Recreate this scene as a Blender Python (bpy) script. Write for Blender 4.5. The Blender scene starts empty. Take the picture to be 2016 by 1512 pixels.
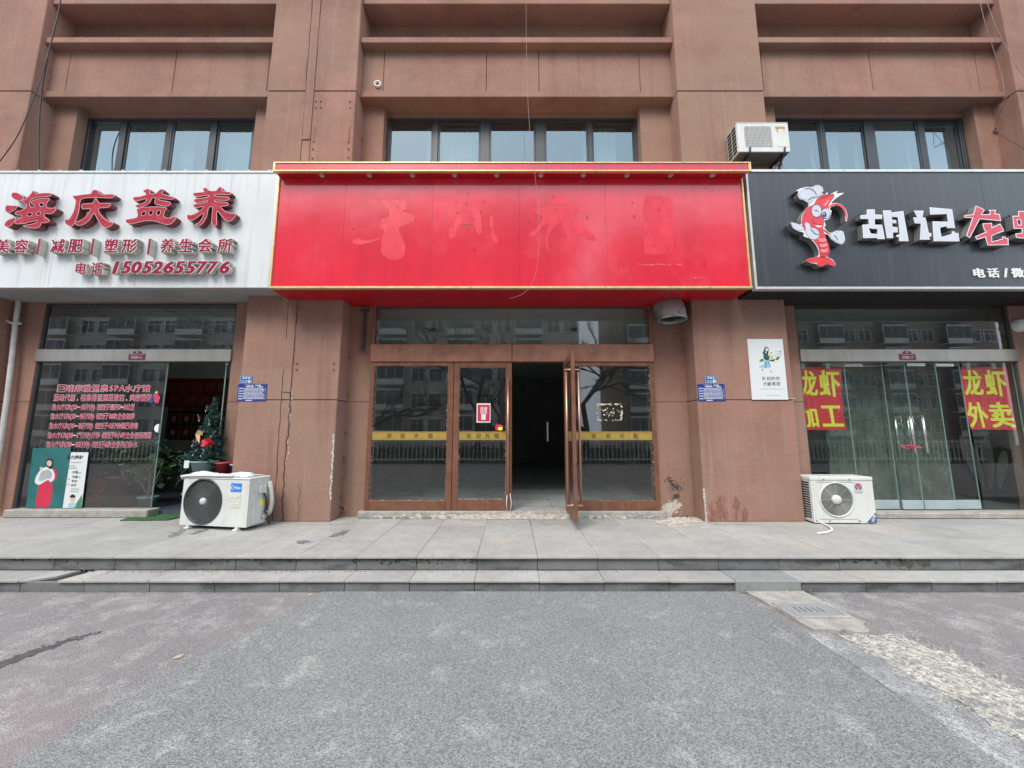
import bpy, bmesh, math, random
from mathutils import Vector, Matrix
random.seed(11)
S = bpy.context.scene
COL = S.collection
R = math.radians

# ------------------------------------------------------------------ camera
H, F, TH, CX, CY = 1.42, 738.0, R(7.45), 1008.0, 756.0
cd = bpy.data.cameras.new('camera'); cam = bpy.data.objects.new('camera', cd); COL.objects.link(cam)
cam.location = (0, 0, H); cam.rotation_euler = (R(90) + TH, 0, 0)
cd.sensor_width = 36; cd.lens = 36 * F / 2016; cd.clip_start = 0.05; cd.clip_end = 400
S.camera = cam

# ------------------------------------------------------------------ sky, sun, exposure
SUN_EL, SUN_AZ = R(52), R(205)            # azimuth clockwise from +Y: behind the camera, a little to one side
w = bpy.data.worlds.new('World'); S.world = w; w.use_nodes = True
nt = w.node_tree; nt.nodes.clear()
wo = nt.nodes.new('ShaderNodeOutputWorld'); bg = nt.nodes.new('ShaderNodeBackground')
sky = nt.nodes.new('ShaderNodeTexSky'); sky.sky_type = 'NISHITA'; sky.sun_disc = False
sky.sun_elevation = SUN_EL; sky.sun_rotation = SUN_AZ
sky.air_density = 1.0; sky.dust_density = 4.0; sky.ozone_density = 1.0
# thin bright overcast: clouds mixed over the clear sky
tc = nt.nodes.new('ShaderNodeTexCoord'); ns = nt.nodes.new('ShaderNodeTexNoise')
ns.inputs['Scale'].default_value = 2.2; ns.inputs['Detail'].default_value = 5
cr = nt.nodes.new('ShaderNodeValToRGB')
cr.color_ramp.elements[0].position = 0.2; cr.color_ramp.elements[0].color = (0.62, 0.62, 0.62, 1)
cr.color_ramp.elements[1].position = 0.8; cr.color_ramp.elements[1].color = (0.92, 0.92, 0.92, 1)
mx = nt.nodes.new('ShaderNodeMix'); mx.data_type = 'RGBA'
mx.inputs[7].default_value = (10.6, 12.2, 13.9, 1)
nt.links.new(tc.outputs['Generated'], ns.inputs['Vector']); nt.links.new(ns.outputs[0], cr.inputs[0])
nt.links.new(cr.outputs[0], mx.inputs[0]); nt.links.new(sky.outputs[0], mx.inputs[6])
nt.links.new(mx.outputs[2], bg.inputs['Color']); nt.links.new(bg.outputs[0], wo.inputs['Surface'])
bg.inputs['Strength'].default_value = 0.10
sd = bpy.data.lights.new('sun', 'SUN'); sun = bpy.data.objects.new('sun', sd); COL.objects.link(sun)
sd.energy = 1.4; sd.angle = R(25); sd.color = (1.0, 0.93, 0.84)
sdir = Vector((math.sin(SUN_AZ) * math.cos(SUN_EL), math.cos(SUN_AZ) * math.cos(SUN_EL), math.sin(SUN_EL)))
sun.rotation_euler = sdir.to_track_quat('Z', 'Y').to_euler(); sun.location = (0, -10, 20)
S.view_settings.view_transform = 'Standard'; S.view_settings.look = 'None'
S.view_settings.gamma = 1; S.view_settings.use_curve_mapping = False
S.view_settings.exposure = 1.05
S.cycles.max_bounces = 8; S.cycles.diffuse_bounces = 4; S.cycles.glossy_bounces = 4
S.cycles.transparent_max_bounces = 16; S.cycles.use_denoising = True

# ------------------------------------------------------------------ measuring helpers (true depths)
CT, ST = math.cos(TH), math.sin(TH)
def at(px, py, Y):
    """point of the vertical plane at depth Y that the photograph shows at pixel px, py"""
    a = math.atan((CY - py) / F) + TH
    z = H + Y * math.tan(a)
    return ((px - CX) / F * (Y * CT + (z - H) * ST), z)
def gnd(px, py, z=0.0):
    a = math.atan((CY - py) / F) + TH
    Y = (z - H) / math.tan(a)
    return ((px - CX) / F * (Y * CT + (z - H) * ST), Y)

# ------------------------------------------------------------------ materials
def new_mat(name):
    m = bpy.data.materials.new(name); m.use_nodes = True
    return m, m.node_tree, m.node_tree.nodes['Principled BSDF']
def node(t, kind, **kw):
    n = t.nodes.new(kind)
    for k, v in kw.items():
        if k in n.inputs: n.inputs[k].default_value = v
        else: setattr(n, k, v)
    return n
def noise(t, vec, scale, detail=4, rough=0.55, mapping=None):
    n = node(t, 'ShaderNodeTexNoise', Scale=scale, Detail=detail, Roughness=rough)
    if mapping:
        mp = t.nodes.new('ShaderNodeMapping'); mp.inputs['Scale'].default_value = mapping
        t.links.new(vec, mp.inputs['Vector']); t.links.new(mp.outputs[0], n.inputs['Vector'])
    else: t.links.new(vec, n.inputs['Vector'])
    return n.outputs[0]
def ramp(t, val, stops):
    r = t.nodes.new('ShaderNodeValToRGB'); e = r.color_ramp.elements
    while len(e) < len(stops): e.new(0.5)
    for i, (p, c) in enumerate(stops):
        e[i].position = p; e[i].color = (c, c, c, 1) if not hasattr(c, '__len__') else (*c, 1)
    t.links.new(val, r.inputs[0]); return r.outputs[0]
def mixc(t, fac, a, b, mode='MIX'):
    m = t.nodes.new('ShaderNodeMix'); m.data_type = 'RGBA'; m.blend_type = mode
    for sock, v in ((0, fac), (6, a), (7, b)):
        if hasattr(v, 'is_output'): t.links.new(v, m.inputs[sock])
        else: m.inputs[sock].default_value = v if sock == 0 else (*v, 1)
    return m.outputs[2]
def sc(c, k): return tuple(min(1, x * k) for x in c)
def M(name, col, rough=0.6, metal=0.0, var=0.12, vs=3.0, grain=0.0, gs=150, bump=0.0, bs=150,
      streak=None, dirt=None, coat=0.0, spec=0.5, objvar=0.0):
    m, t, b = new_mat(name)
    v = t.nodes.new('ShaderNodeTexCoord').outputs['Object']
    c = mixc(t, ramp(t, noise(t, v, vs), [(0.3, 0.0), (0.7, 1.0)]), sc(col, 1 - var), sc(col, 1 + var))
    if grain:
        c = mixc(t, ramp(t, noise(t, v, gs, 2), [(0.3, 0.0), (0.7, 1.0)]), mixc(t, 1.0, c, (1 - grain,) * 3, 'MULTIPLY'), c)
    if streak:
        scol, amt, sscale = streak
        s = ramp(t, noise(t, v, 1.0, 6, 0.65, (sscale, sscale, sscale * 0.035)), [(0.5, 0.0), (0.78, amt)])
        c = mixc(t, s, c, scol)
    if dirt:
        dcol, amt, ds, lo = dirt
        s = ramp(t, noise(t, v, ds, 8, 0.68), [(lo, 0.0), (lo + 0.14, amt)])
        c = mixc(t, s, c, dcol)
    if objvar:
        oi = t.nodes.new('ShaderNodeObjectInfo')
        k = ramp(t, oi.outputs['Random'], [(0.0, 1 - objvar), (1.0, 1.0)])
        c = mixc(t, 1.0, c, k, 'MULTIPLY')
    t.links.new(c, b.inputs['Base Color'])
    b.inputs['Roughness'].default_value = rough; b.inputs['Metallic'].default_value = metal
    b.inputs['Specular IOR Level'].default_value = spec; b.inputs['Coat Weight'].default_value = coat
    if bump:
        bn = node(t, 'ShaderNodeBump', Strength=1.0, Distance=bump)
        t.links.new(noise(t, v, bs, 3), bn.inputs['Height']); t.links.new(bn.outputs[0], b.inputs['Normal'])
    return m
def emit(name, col, k):
    m, t, b = new_mat(name); b.inputs['Emission Color'].default_value = (*col, 1); b.inputs['Emission Strength'].default_value = k
    b.inputs['Base Color'].default_value = (*col, 1); return m
def glass(name, tint, ior=1.6, extra=0.0, grime=0.0, coat=(1, 1, 1), rough=0.0):
    m, t, b = new_mat(name); t.nodes.remove(b); out = t.nodes['Material Output']
    tr = node(t, 'ShaderNodeBsdfTransparent'); tr.inputs[0].default_value = (*tint, 1)
    gl = node(t, 'ShaderNodeBsdfGlossy', Roughness=rough); gl.inputs[0].default_value = (*coat, 1)
    fr = node(t, 'ShaderNodeFresnel', IOR=ior); ge = t.nodes.new('ShaderNodeNewGeometry')
    a = node(t, 'ShaderNodeMath', operation='ADD'); a.inputs[1].default_value = extra
    s = node(t, 'ShaderNodeMath', operation='SUBTRACT'); s.inputs[0].default_value = 1.0
    mu = node(t, 'ShaderNodeMath', operation='MULTIPLY', use_clamp=True)
    t.links.new(fr.outputs[0], a.inputs[0]); t.links.new(ge.outputs['Backfacing'], s.inputs[1])
    t.links.new(a.outputs[0], mu.inputs[0]); t.links.new(s.outputs[0], mu.inputs[1])
    ms = t.nodes.new('ShaderNodeMixShader'); t.links.new(mu.outputs[0], ms.inputs[0])
    t.links.new(tr.outputs[0], ms.inputs[1]); t.links.new(gl.outputs[0], ms.inputs[2])
    last = ms.outputs[0]
    if grime:
        v = t.nodes.new('ShaderNodeTexCoord').outputs['Object']
        df = node(t, 'ShaderNodeBsdfDiffuse'); df.inputs[0].default_value = (0.42, 0.42, 0.4, 1)
        g = ramp(t, noise(t, v, 3.5, 8, 0.7), [(0.35, grime * 0.3), (0.75, grime)])
        m2 = t.nodes.new('ShaderNodeMixShader'); t.links.new(g, m2.inputs[0])
        t.links.new(last, m2.inputs[1]); t.links.new(df.outputs[0], m2.inputs[2]); last = m2.outputs[0]
    t.links.new(last, out.inputs[0]); return m

STUC = (0.346, 0.185, 0.142)
def stucco(name, col, stain=0.5):
    m, t, b = new_mat(name)
    v = t.nodes.new('ShaderNodeTexCoord').outputs['Object']
    c = mixc(t, ramp(t, noise(t, v, 1.1, 6, 0.6), [(0.34, 0.0), (0.66, 1.0)]), sc(col, 0.80), sc(col, 1.14))
    c = mixc(t, ramp(t, noise(t, v, 0.5, 4), [(0.42, 0.0), (0.62, 0.75)]), c, (col[0] * 0.95, col[1] * 1.16, col[2] * 1.12))
    c = mixc(t, ramp(t, noise(t, v, 1.0, 5, 0.6, (0.7, 0.7, 5.0)), [(0.5, 0.0), (0.72, 0.3)]), c, sc(col, 0.78))
    c = mixc(t, ramp(t, noise(t, v, 1.0, 7, 0.65, (5, 5, 0.3)), [(0.53, 0.0), (0.74, stain)]), c, sc(col, 0.55))
    c = mixc(t, ramp(t, noise(t, v, 1.0, 7, 0.65, (9, 9, 0.4)), [(0.58, 0.0), (0.76, 0.28)]), c, (0.47, 0.37, 0.32))
    c = mixc(t, ramp(t, noise(t, v, 5.0, 9, 0.72), [(0.55, 0.0), (0.70, 0.35)]), c, sc(col, 0.68))
    c = mixc(t, ramp(t, noise(t, v, 150, 2), [(0.3, 0.0), (0.7, 1.0)]), mixc(t, 1.0, c, (0.72,) * 3, 'MULTIPLY'), c)
    c = mixc(t, ramp(t, noise(t, v, 60, 2), [(0.60, 0.0), (0.74, 0.32)]), c, (0.52, 0.39, 0.33))
    t.links.new(c, b.inputs['Base Color']); b.inputs['Roughness'].default_value = 0.9
    b.inputs['Specular IOR Level'].default_value = 0.2
    h = t.nodes.new('ShaderNodeMath'); h.operation = 'MULTIPLY_ADD'; h.inputs[1].default_value = 3.0
    t.links.new(noise(t, v, 7, 4), h.inputs[0]); t.links.new(noise(t, v, 140, 3), h.inputs[2])
    bn = node(t, 'ShaderNodeBump', Strength=0.8, Distance=0.003)
    t.links.new(h.outputs[0], bn.inputs['Height']); t.links.new(bn.outputs[0], b.inputs['Normal'])
    return m
m_stucco = stucco('brown_stucco', STUC)
m_groove = M('joint_dark', (0.035, 0.026, 0.022), 0.9)
m_crack = M('crack_dark', (0.05, 0.032, 0.026), 0.95)
m_plaster = M('bare_plaster', (0.47, 0.43, 0.38), 0.95, var=0.3, vs=25, bump=0.004, bs=60)
m_soot = M('soot', (0.06, 0.054, 0.052), 0.95, var=0.4, vs=20)
m_rust = M('rust', (0.24, 0.10, 0.045), 0.9, var=0.35, vs=30)
m_paintdrip = M('brown_drip', (0.23, 0.098, 0.068), 0.8, var=0.2, vs=12)
m_alu = M('dark_window_frame', (0.055, 0.06, 0.066), 0.45, 0.3, grain=0.1)
m_steel = M('brushed_steel', (0.40, 0.37, 0.33), 0.42, 0.85, var=0.12, vs=2, streak=((0.25, 0.22, 0.18), 0.5, 9), bump=0.0006, bs=300)
m_steelbar = M('polished_steel', (0.6, 0.6, 0.58), 0.22, 1.0)
m_copper = M('coppered_beam', (0.30, 0.135, 0.085), 0.38, 0.35, var=0.28, vs=4, streak=((0.38, 0.22, 0.16), 0.5, 7), dirt=((0.42, 0.24, 0.17), 0.55, 5, 0.55), bump=0.0006, bs=90)
m_doorframe = M('coppered_door_frame', (0.215, 0.092, 0.055), 0.42, 0.3, var=0.2, vs=8, streak=((0.33, 0.2, 0.15), 0.35, 20), grain=0.2, gs=90)
m_copperbar = M('copper_bar', (0.47, 0.24, 0.17), 0.3, 0.7)
m_brass = M('brass_strip', (0.46, 0.31, 0.075), 0.35, 0.35, var=0.1, vs=12)
m_black = M('black_print', (0.015, 0.014, 0.012), 0.5)
m_glass = glass('clear_glass', (0.86, 0.90, 0.88), 1.5, 0.012, 0.012)
m_glassdark = glass('dusty_glass', (0.80, 0.85, 0.83), 1.55, 0.045, 0.022, rough=0.012)
m_glassgreen = glass('greenish_glass', (0.86, 0.92, 0.89), 1.5, 0.02, 0.015, rough=0.010)
m_winglass = glass('coated_window_glass', (0.62, 0.68, 0.68), 1.6, 0.13, 0.05, (0.70, 0.87, 0.95))
m_gedge = M('glass_edge', (0.20, 0.30, 0.27), 0.25, var=0.05)
m_conc = M('concrete', (0.36, 0.34, 0.31), 0.95, var=0.2, vs=9, grain=0.3, gs=120, bump=0.003, bs=70, dirt=((0.16, 0.14, 0.12), 0.6, 6, 0.55))
m_white_wall = M('indoor_white_wall', (0.66, 0.66, 0.64), 0.9)
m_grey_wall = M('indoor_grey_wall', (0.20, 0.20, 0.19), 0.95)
m_ceil = M('indoor_ceiling', (0.62, 0.64, 0.62), 0.9)
m_ifloor = M('indoor_floor_tiles', (0.33, 0.34, 0.34), 0.5, var=0.15, vs=5, dirt=((0.18, 0.17, 0.16), 0.5, 4, 0.52))
m_dfloor = M('indoor_dark_floor', (0.07, 0.08, 0.10), 0.35)
m_dark = M('dark_void', (0.02, 0.02, 0.02), 0.9)
m_gold = M('gold_trim', (0.72, 0.50, 0.22), 0.35, 0.45, var=0.15, vs=14, streak=((0.2, 0.15, 0.1), 0.5, 30))
m_silver = M('silver_trim', (0.60, 0.60, 0.59), 0.35, 0.4, var=0.08, vs=9, streak=((0.3, 0.27, 0.22), 0.4, 24))
m_whitepanel = M('white_sign_panel', (0.60, 0.615, 0.62), 0.32, var=0.05, vs=1.2, streak=((0.30, 0.28, 0.25), 0.5, 11), dirt=((0.45, 0.42, 0.38), 0.25, 2.5, 0.56))
m_signback = M('grey_sign_underside', (0.30, 0.31, 0.31), 0.6, streak=((0.15, 0.14, 0.13), 0.3, 6))
m_blackpanel = M('black_sign_panel', (0.018, 0.021, 0.026), 0.34, var=0.2, vs=1.0, streak=((0.06, 0.065, 0.07), 0.6, 13), spec=0.75)
m_blackside = M('black_underside', (0.008, 0.008, 0.008), 0.6)
m_red = M('red_sign_panel', (0.64, 0.016, 0.038), 0.16, var=0.12, vs=0.8, streak=((0.42, 0.012, 0.03), 0.6, 5), dirt=((0.72, 0.08, 0.11), 0.35, 1.5, 0.5), spec=0.75, bump=0.004, bs=1.5)
m_redtop = M('faded_red_fascia', (0.60, 0.035, 0.075), 0.35, var=0.1, vs=3, streak=((0.22, 0.08, 0.09), 0.75, 14), dirt=((0.32, 0.10, 0.12), 0.5, 4, 0.55))
m_redsoffit = M('red_soffit', (0.46, 0.008, 0.016), 0.4)
m_ghost = M('letter_ghost', (0.665, 0.028, 0.052), 0.30, var=0.10, vs=6, dirt=((0.60, 0.014, 0.034), 0.9, 7, 0.47))
m_letred = M('dull_red_letter', (0.36, 0.018, 0.040), 0.65, spec=0.2, var=0.25, vs=14, dirt=((0.42, 0.06, 0.08), 0.6, 12, 0.5))
m_letside = M('red_letter_side', (0.16, 0.035, 0.04), 0.5, var=0.3, vs=9, dirt=((0.20, 0.17, 0.14), 0.7, 6, 0.52))
m_letrim = M('pale_letter_rim', (0.66, 0.46, 0.46), 0.5)
m_cream = M('cream_letter_side', (0.50, 0.49, 0.42), 0.55, var=0.15, vs=12, streak=((0.12, 0.11, 0.09), 0.6, 24))
m_smallred = M('crimson_letter', (0.26, 0.012, 0.040), 0.75, var=0.15, spec=0.15)
m_whitelet = M('white_letter', (0.52, 0.545, 0.60), 0.4, var=0.04)
m_whiterim = M('white_rim', (0.70, 0.70, 0.69), 0.4)
m_greyside = M('grey_letter_side', (0.20, 0.20, 0.19), 0.45, 0.4, var=0.2, streak=((0.07, 0.06, 0.05), 0.6, 20))
m_letred2 = M('rose_letter', (0.55, 0.05, 0.085), 0.4, var=0.14, vs=18)
m_lob = M('cartoon_red', (0.62, 0.035, 0.045), 0.35, var=0.08, vs=8)
m_lobd = M('cartoon_dark_red', (0.32, 0.015, 0.02), 0.4)
m_lobl = M('cartoon_pale_red', (0.75, 0.22, 0.24), 0.4)
m_navy = M('cartoon_navy', (0.02, 0.04, 0.13), 0.4)
m_acwhite = M('white_enamel', (0.57, 0.58, 0.55), 0.35, var=0.06, vs=4, streak=((0.36, 0.33, 0.27), 0.3, 14), dirt=((0.40, 0.36, 0.28), 0.4, 5, 0.56))
m_acold = M('aged_white_enamel', (0.60, 0.605, 0.58), 0.4, var=0.05, vs=4, streak=((0.40, 0.30, 0.18), 0.3, 12), dirt=((0.5, 0.42, 0.3), 0.3, 3, 0.6))
m_grille = M('black_grille', (0.035, 0.04, 0.046), 0.45)
m_wire = M('white_wire', (0.56, 0.56, 0.54), 0.4)
m_darkwire = M('dark_swirl_wire', (0.20, 0.20, 0.20), 0.4)
m_greyfan = M('fan_hub_grey', (0.48, 0.50, 0.54), 0.5)
m_logo_blue = M('logo_blue', (0.01, 0.19, 0.62), 0.4, var=0.03)
m_logo_red = M('logo_red', (0.55, 0.05, 0.10), 0.4)
m_logo_navy = M('logo_navy', (0.03, 0.07, 0.25), 0.4)
m_paper = M('white_board', (0.62, 0.64, 0.635), 0.55, var=0.02, vs=2)
m_label = M('worn_label', (0.50, 0.49, 0.44), 0.6, var=0.15, vs=30)
m_film = M('white_plastic_film', (0.62, 0.61, 0.625), 0.3, var=0.06, vs=12, bump=0.004, bs=22)
m_plate = M('blue_plate', (0.018, 0.035, 0.20), 0.4, var=0.08)
m_plate2 = M('bright_blue_plate', (0.02, 0.11, 0.32), 0.4, var=0.08)
m_plum = M('plum_plate', (0.13, 0.022, 0.05), 0.45)
m_poster_red = M('poster_red', (0.66, 0.028, 0.045), 0.5, var=0.08, vs=5)
m_poster_yel = M('poster_yellow', (0.86, 0.76, 0.05), 0.5, var=0.04)
m_banner = M('dark_red_banner', (0.30, 0.012, 0.02), 0.7)
m_dullgold = M('dull_gold', (0.34, 0.20, 0.06), 0.6)
m_teal = M('teal_print', (0.015, 0.13, 0.13), 0.4, var=0.25, vs=3)
m_pgreen = M('print_green', (0.05, 0.20, 0.09), 0.5)
m_pred = M('print_red', (0.52, 0.02, 0.06), 0.5, var=0.06)
m_skin = M('print_skin', (0.62, 0.42, 0.34), 0.6)
m_pink = M('window_letter_rim', (0.86, 0.68, 0.72), 0.5)
m_winred = M('window_letter_red', (0.46, 0.03, 0.08), 0.7, spec=0.2)
m_pblue = M('print_pale_blue', (0.30, 0.52, 0.62), 0.6)
m_pyel = M('print_yellow', (0.74, 0.70, 0.26), 0.6)
m_pdkgreen = M('print_dark_green', (0.02, 0.08, 0.055), 0.6)
m_greytext = M('grey_print', (0.34, 0.38, 0.37), 0.6)
m_galv = M('galvanised_duct', (0.36, 0.37, 0.37), 0.5, 0.45, var=0.25, vs=9, dirt=((0.10, 0.08, 0.07), 0.7, 7, 0.53))
m_pipe = M('grey_white_pipe', (0.50, 0.49, 0.47), 0.6, var=0.15, vs=8, streak=((0.2, 0.18, 0.16), 0.5, 14))
m_cable = M('black_cable', (0.02, 0.02, 0.022), 0.6)
m_palewire = M('pale_wire', (0.24, 0.19, 0.17), 0.6)
m_pot_teal = M('teal_pot', (0.22, 0.34, 0.34), 0.4)
m_pot_red = M('red_pot', (0.42, 0.04, 0.045), 0.4)
m_pot_brown = M('brown_pot', (0.11, 0.045, 0.035), 0.35)
m_soil = M('soil', (0.035, 0.026, 0.02), 1.0)
m_needle = M('tree_needles', (0.022, 0.075, 0.058), 0.6, var=0.35, vs=30)
m_leaf = M('dark_leaf', (0.05, 0.085, 0.04), 0.45, var=0.35, vs=20)
m_leaf2 = M('fresh_leaf', (0.085, 0.15, 0.05), 0.45, var=0.4, vs=20)
m_stem = M('pale_stem', (0.33, 0.29, 0.22), 0.8)
m_bow = M('red_bow', (0.62, 0.02, 0.04), 0.5)
m_turf = M('green_turf', (0.035, 0.12, 0.035), 0.95, var=0.3, vs=12, grain=0.4, gs=220, bump=0.006, bs=260)
m_bark = M('bark', (0.05, 0.045, 0.042), 0.95, var=0.3, vs=8)
m_bld = M('far_apartment_render', (0.40, 0.37, 0.33), 0.9, var=0.2, vs=0.4)
m_bldw = M('far_window', (0.05, 0.06, 0.065), 0.3)
m_bldb = M('far_white_rail', (0.55, 0.54, 0.52), 0.7)
m_hedge = M('hedge_green', (0.03, 0.045, 0.025), 0.9, var=0.4, vs=6)
m_white = M('white_paint', (0.72, 0.72, 0.7), 0.5)
m_scuff = M('sign_scuff', (0.66, 0.22, 0.24), 0.6, var=0.3, vs=40)
m_lamp = M('lamp_lens', (0.55, 0.42, 0.40), 0.4)
m_chrome = M('chrome_ring', (0.55, 0.42, 0.42), 0.3, 0.8)
m_litter = M('dry_leaf_litter', (0.33, 0.28, 0.22), 0.9, var=0.4, vs=40)
m_moss = M('moss', (0.038, 0.042, 0.02), 1.0, var=0.4, vs=40, bump=0.01, bs=90)
m_wet = M('wet_stain', (0.20, 0.195, 0.185), 0.5, var=0.3, vs=14, grain=0.3, gs=200)

def granite(name, col, rough=0.75, objvar=0.16, dirt=None, rust=0.0):
    m, t, b = new_mat(name)
    v = t.nodes.new('ShaderNodeTexCoord').outputs['Object']
    oi = t.nodes.new('ShaderNodeObjectInfo')
    va = t.nodes.new('ShaderNodeVectorMath'); va.operation = 'ADD'
    t.links.new(v, va.inputs[0]); t.links.new(oi.outputs['Location'], va.inputs[1]); v = va.outputs[0]
    c = mixc(t, ramp(t, noise(t, v, 210, 2, 0.7), [(0.34, 0.0), (0.62, 1.0)]), sc(col, 0.66), sc(col, 1.18))
    c = mixc(t, ramp(t, noise(t, v, 2.2, 6, 0.6), [(0.35, 0.0), (0.7, 1.0)]), mixc(t, 1.0, c, (0.80, 0.79, 0.78), 'MULTIPLY'), c)
    c = mixc(t, ramp(t, noise(t, v, 8, 7, 0.7), [(0.47, 0.0), (0.68, 0.55)]), c, sc(col, 0.58))
    c = mixc(t, ramp(t, noise(t, v, 30, 3, 0.6), [(0.66, 0.0), (0.72, 0.35)]), c, (0.62, 0.6, 0.57))
    c = mixc(t, 1.0, c, ramp(t, oi.outputs['Random'], [(0.0, (1 - objvar, 1 - objvar, 1 - objvar * 0.85)), (1.0, 1.0)]), 'MULTIPLY')
    if rust: c = mixc(t, ramp(t, noise(t, v, 1.1, 7, 0.65), [(0.54, 0.0), (0.72, rust)]), c, (0.36, 0.28, 0.18))
    if dirt:
        c = mixc(t, ramp(t, noise(t, v, 1.0, 6, 0.6, (3, 3, 9)), [(0.5, 0.0), (0.68, dirt)]), c, (0.045, 0.045, 0.042))
    t.links.new(c, b.inputs['Base Color']); b.inputs['Roughness'].default_value = rough
    bn = node(t, 'ShaderNodeBump', Strength=0.6, Distance=0.0015)
    t.links.new(noise(t, v, 160, 3), bn.inputs['Height']); t.links.new(bn.outputs[0], b.inputs['Normal'])
    return m
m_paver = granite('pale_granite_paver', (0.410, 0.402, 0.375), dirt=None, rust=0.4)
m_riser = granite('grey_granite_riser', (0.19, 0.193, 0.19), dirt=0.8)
m_newstone = granite('new_granite_block', (0.28, 0.285, 0.28), objvar=0.05)

def asphalt(name, col, worn, worn_amt, lo, tint2=None, cracks=0.0, fine=75):
    m, t, b = new_mat(name)
    v = t.nodes.new('ShaderNodeTexCoord').outputs['Object']
    vo = node(t, 'ShaderNodeTexVoronoi', Scale=150); t.links.new(v, vo.inputs['Vector'])
    g = vo.outputs['Color']
    bw = t.nodes.new('ShaderNodeSeparateColor'); t.links.new(g, bw.inputs[0])
    c = mixc(t, bw.outputs[0], sc(col, 0.62), sc(col, 1.38))
    c = mixc(t, ramp(t, noise(t, v, 300, 3, 0.7), [(0.42, 0.0), (0.58, 1.0)]), mixc(t, 1.0, c, (0.58,) * 3, 'MULTIPLY'), c)
    c = mixc(t, ramp(t, noise(t, v, 1.3, 5), [(0.3, 0.0), (0.7, 1.0)]), mixc(t, 1.0, c, (0.84, 0.85, 0.87), 'MULTIPLY'), c)
    if tint2: c = mixc(t, ramp(t, noise(t, v, 0.9, 4), [(0.4, 0.0), (0.62, 0.8)]), c, tint2)
    w1 = noise(t, v, 3.4, 10, 0.74)
    w2 = ramp(t, noise(t, v, fine, 4, 0.75), [(0.44, 0.0), (0.53, 1.0)])
    wf = t.nodes.new('ShaderNodeMath'); wf.operation = 'MULTIPLY'
    t.links.new(ramp(t, w1, [(lo, 0.0), (lo + 0.15, worn_amt)]), wf.inputs[0]); t.links.new(w2, wf.inputs[1])
    c = mixc(t, wf.outputs[0], c, worn)
    if cracks:
        vc = node(t, 'ShaderNodeTexVoronoi', Scale=15, feature='DISTANCE_TO_EDGE')
        nv = t.nodes.new('ShaderNodeVectorMath'); nv.operation = 'ADD'
        nn = node(t, 'ShaderNodeTexNoise', Scale=6.0, Detail=4); t.links.new(v, nn.inputs['Vector'])
        ms = t.nodes.new('ShaderNodeVectorMath'); ms.operation = 'SCALE'; ms.inputs['Scale'].default_value = 0.25
        t.links.new(nn.outputs['Color'], ms.inputs[0]); t.links.new(v, nv.inputs[0]); t.links.new(ms.outputs[0], nv.inputs[1])
        t.links.new(nv.outputs[0], vc.inputs['Vector'])
        c = mixc(t, ramp(t, vc.outputs['Distance'], [(0.0, cracks), (0.11, 0.0)]), c, (0.16, 0.155, 0.15))
    t.links.new(c, b.inputs['Base Color']); b.inputs['Roughness'].default_value = 0.9
    b.inputs['Specular IOR Level'].default_value = 0.35
    bn = node(t, 'ShaderNodeBump', Strength=0.8, Distance=0.006)
    t.links.new(vo.outputs['Distance'], bn.inputs['Height']); t.links.new(bn.outputs[0], b.inputs['Normal'])
    return m
m_road_old = asphalt('old_reddish_asphalt', (0.270, 0.258, 0.254), (0.47, 0.455, 0.435), 0.75, 0.49, (0.232, 0.200, 0.195))
m_road_new = asphalt('grey_asphalt_patch', (0.278, 0.283, 0.275), (0.52, 0.50, 0.47), 0.68, 0.54)
m_strip = asphalt('worn_concrete_strip', (0.30, 0.305, 0.30), (0.50, 0.49, 0.47), 0.8, 0.45)
m_cream_patch = asphalt('cracked_cream_paint', (0.31, 0.303, 0.29), (0.60, 0.57, 0.475), 0.9, 0.36, None, 0.5, 42)

# ------------------------------------------------------------------ object helpers
WORLD = {}
def thing(name, label, cat, loc=(0, 0, 0), rotz=0.0, group=None, kind=None, rotx=0.0):
    o = bpy.data.objects.new(name, None); COL.objects.link(o); o.empty_display_size = 0.1
    o.location = loc; o.rotation_euler = (rotx, 0, rotz)
    WORLD[o] = Matrix.Translation(loc) @ Matrix.Rotation(rotz, 4, 'Z') @ Matrix.Rotation(rotx, 4, 'X')
    return tag(o, label, cat, group, kind)
def tag(o, label=None, cat=None, group=None, kind=None):
    if label: o['label'] = label
    if cat: o['category'] = cat
    if group: o['group'] = group
    if kind: o['kind'] = kind
    return o
def link(name, me, parent=None, local=False, loc=(0, 0, 0), rot=(0, 0, 0), kind=None, label=None):
    """world-space mesh by default; local=True means in the parent's own space"""
    o = bpy.data.objects.new(name, me); COL.objects.link(o)
    mb = Matrix.Translation(loc) @ (Matrix.Rotation(rot[2], 4, 'Z') @ Matrix.Rotation(rot[1], 4, 'Y') @ Matrix.Rotation(rot[0], 4, 'X'))
    o.location = loc; o.rotation_euler = rot
    if parent is not None:
        o.parent = parent
        if local: WORLD[o] = WORLD[parent] @ mb
        else: o.matrix_parent_inverse = WORLD[parent].inverted(); WORLD[o] = mb
    else: WORLD[o] = mb
    if kind: o['kind'] = kind
    if label: o['label'] = label
    return o
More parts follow.
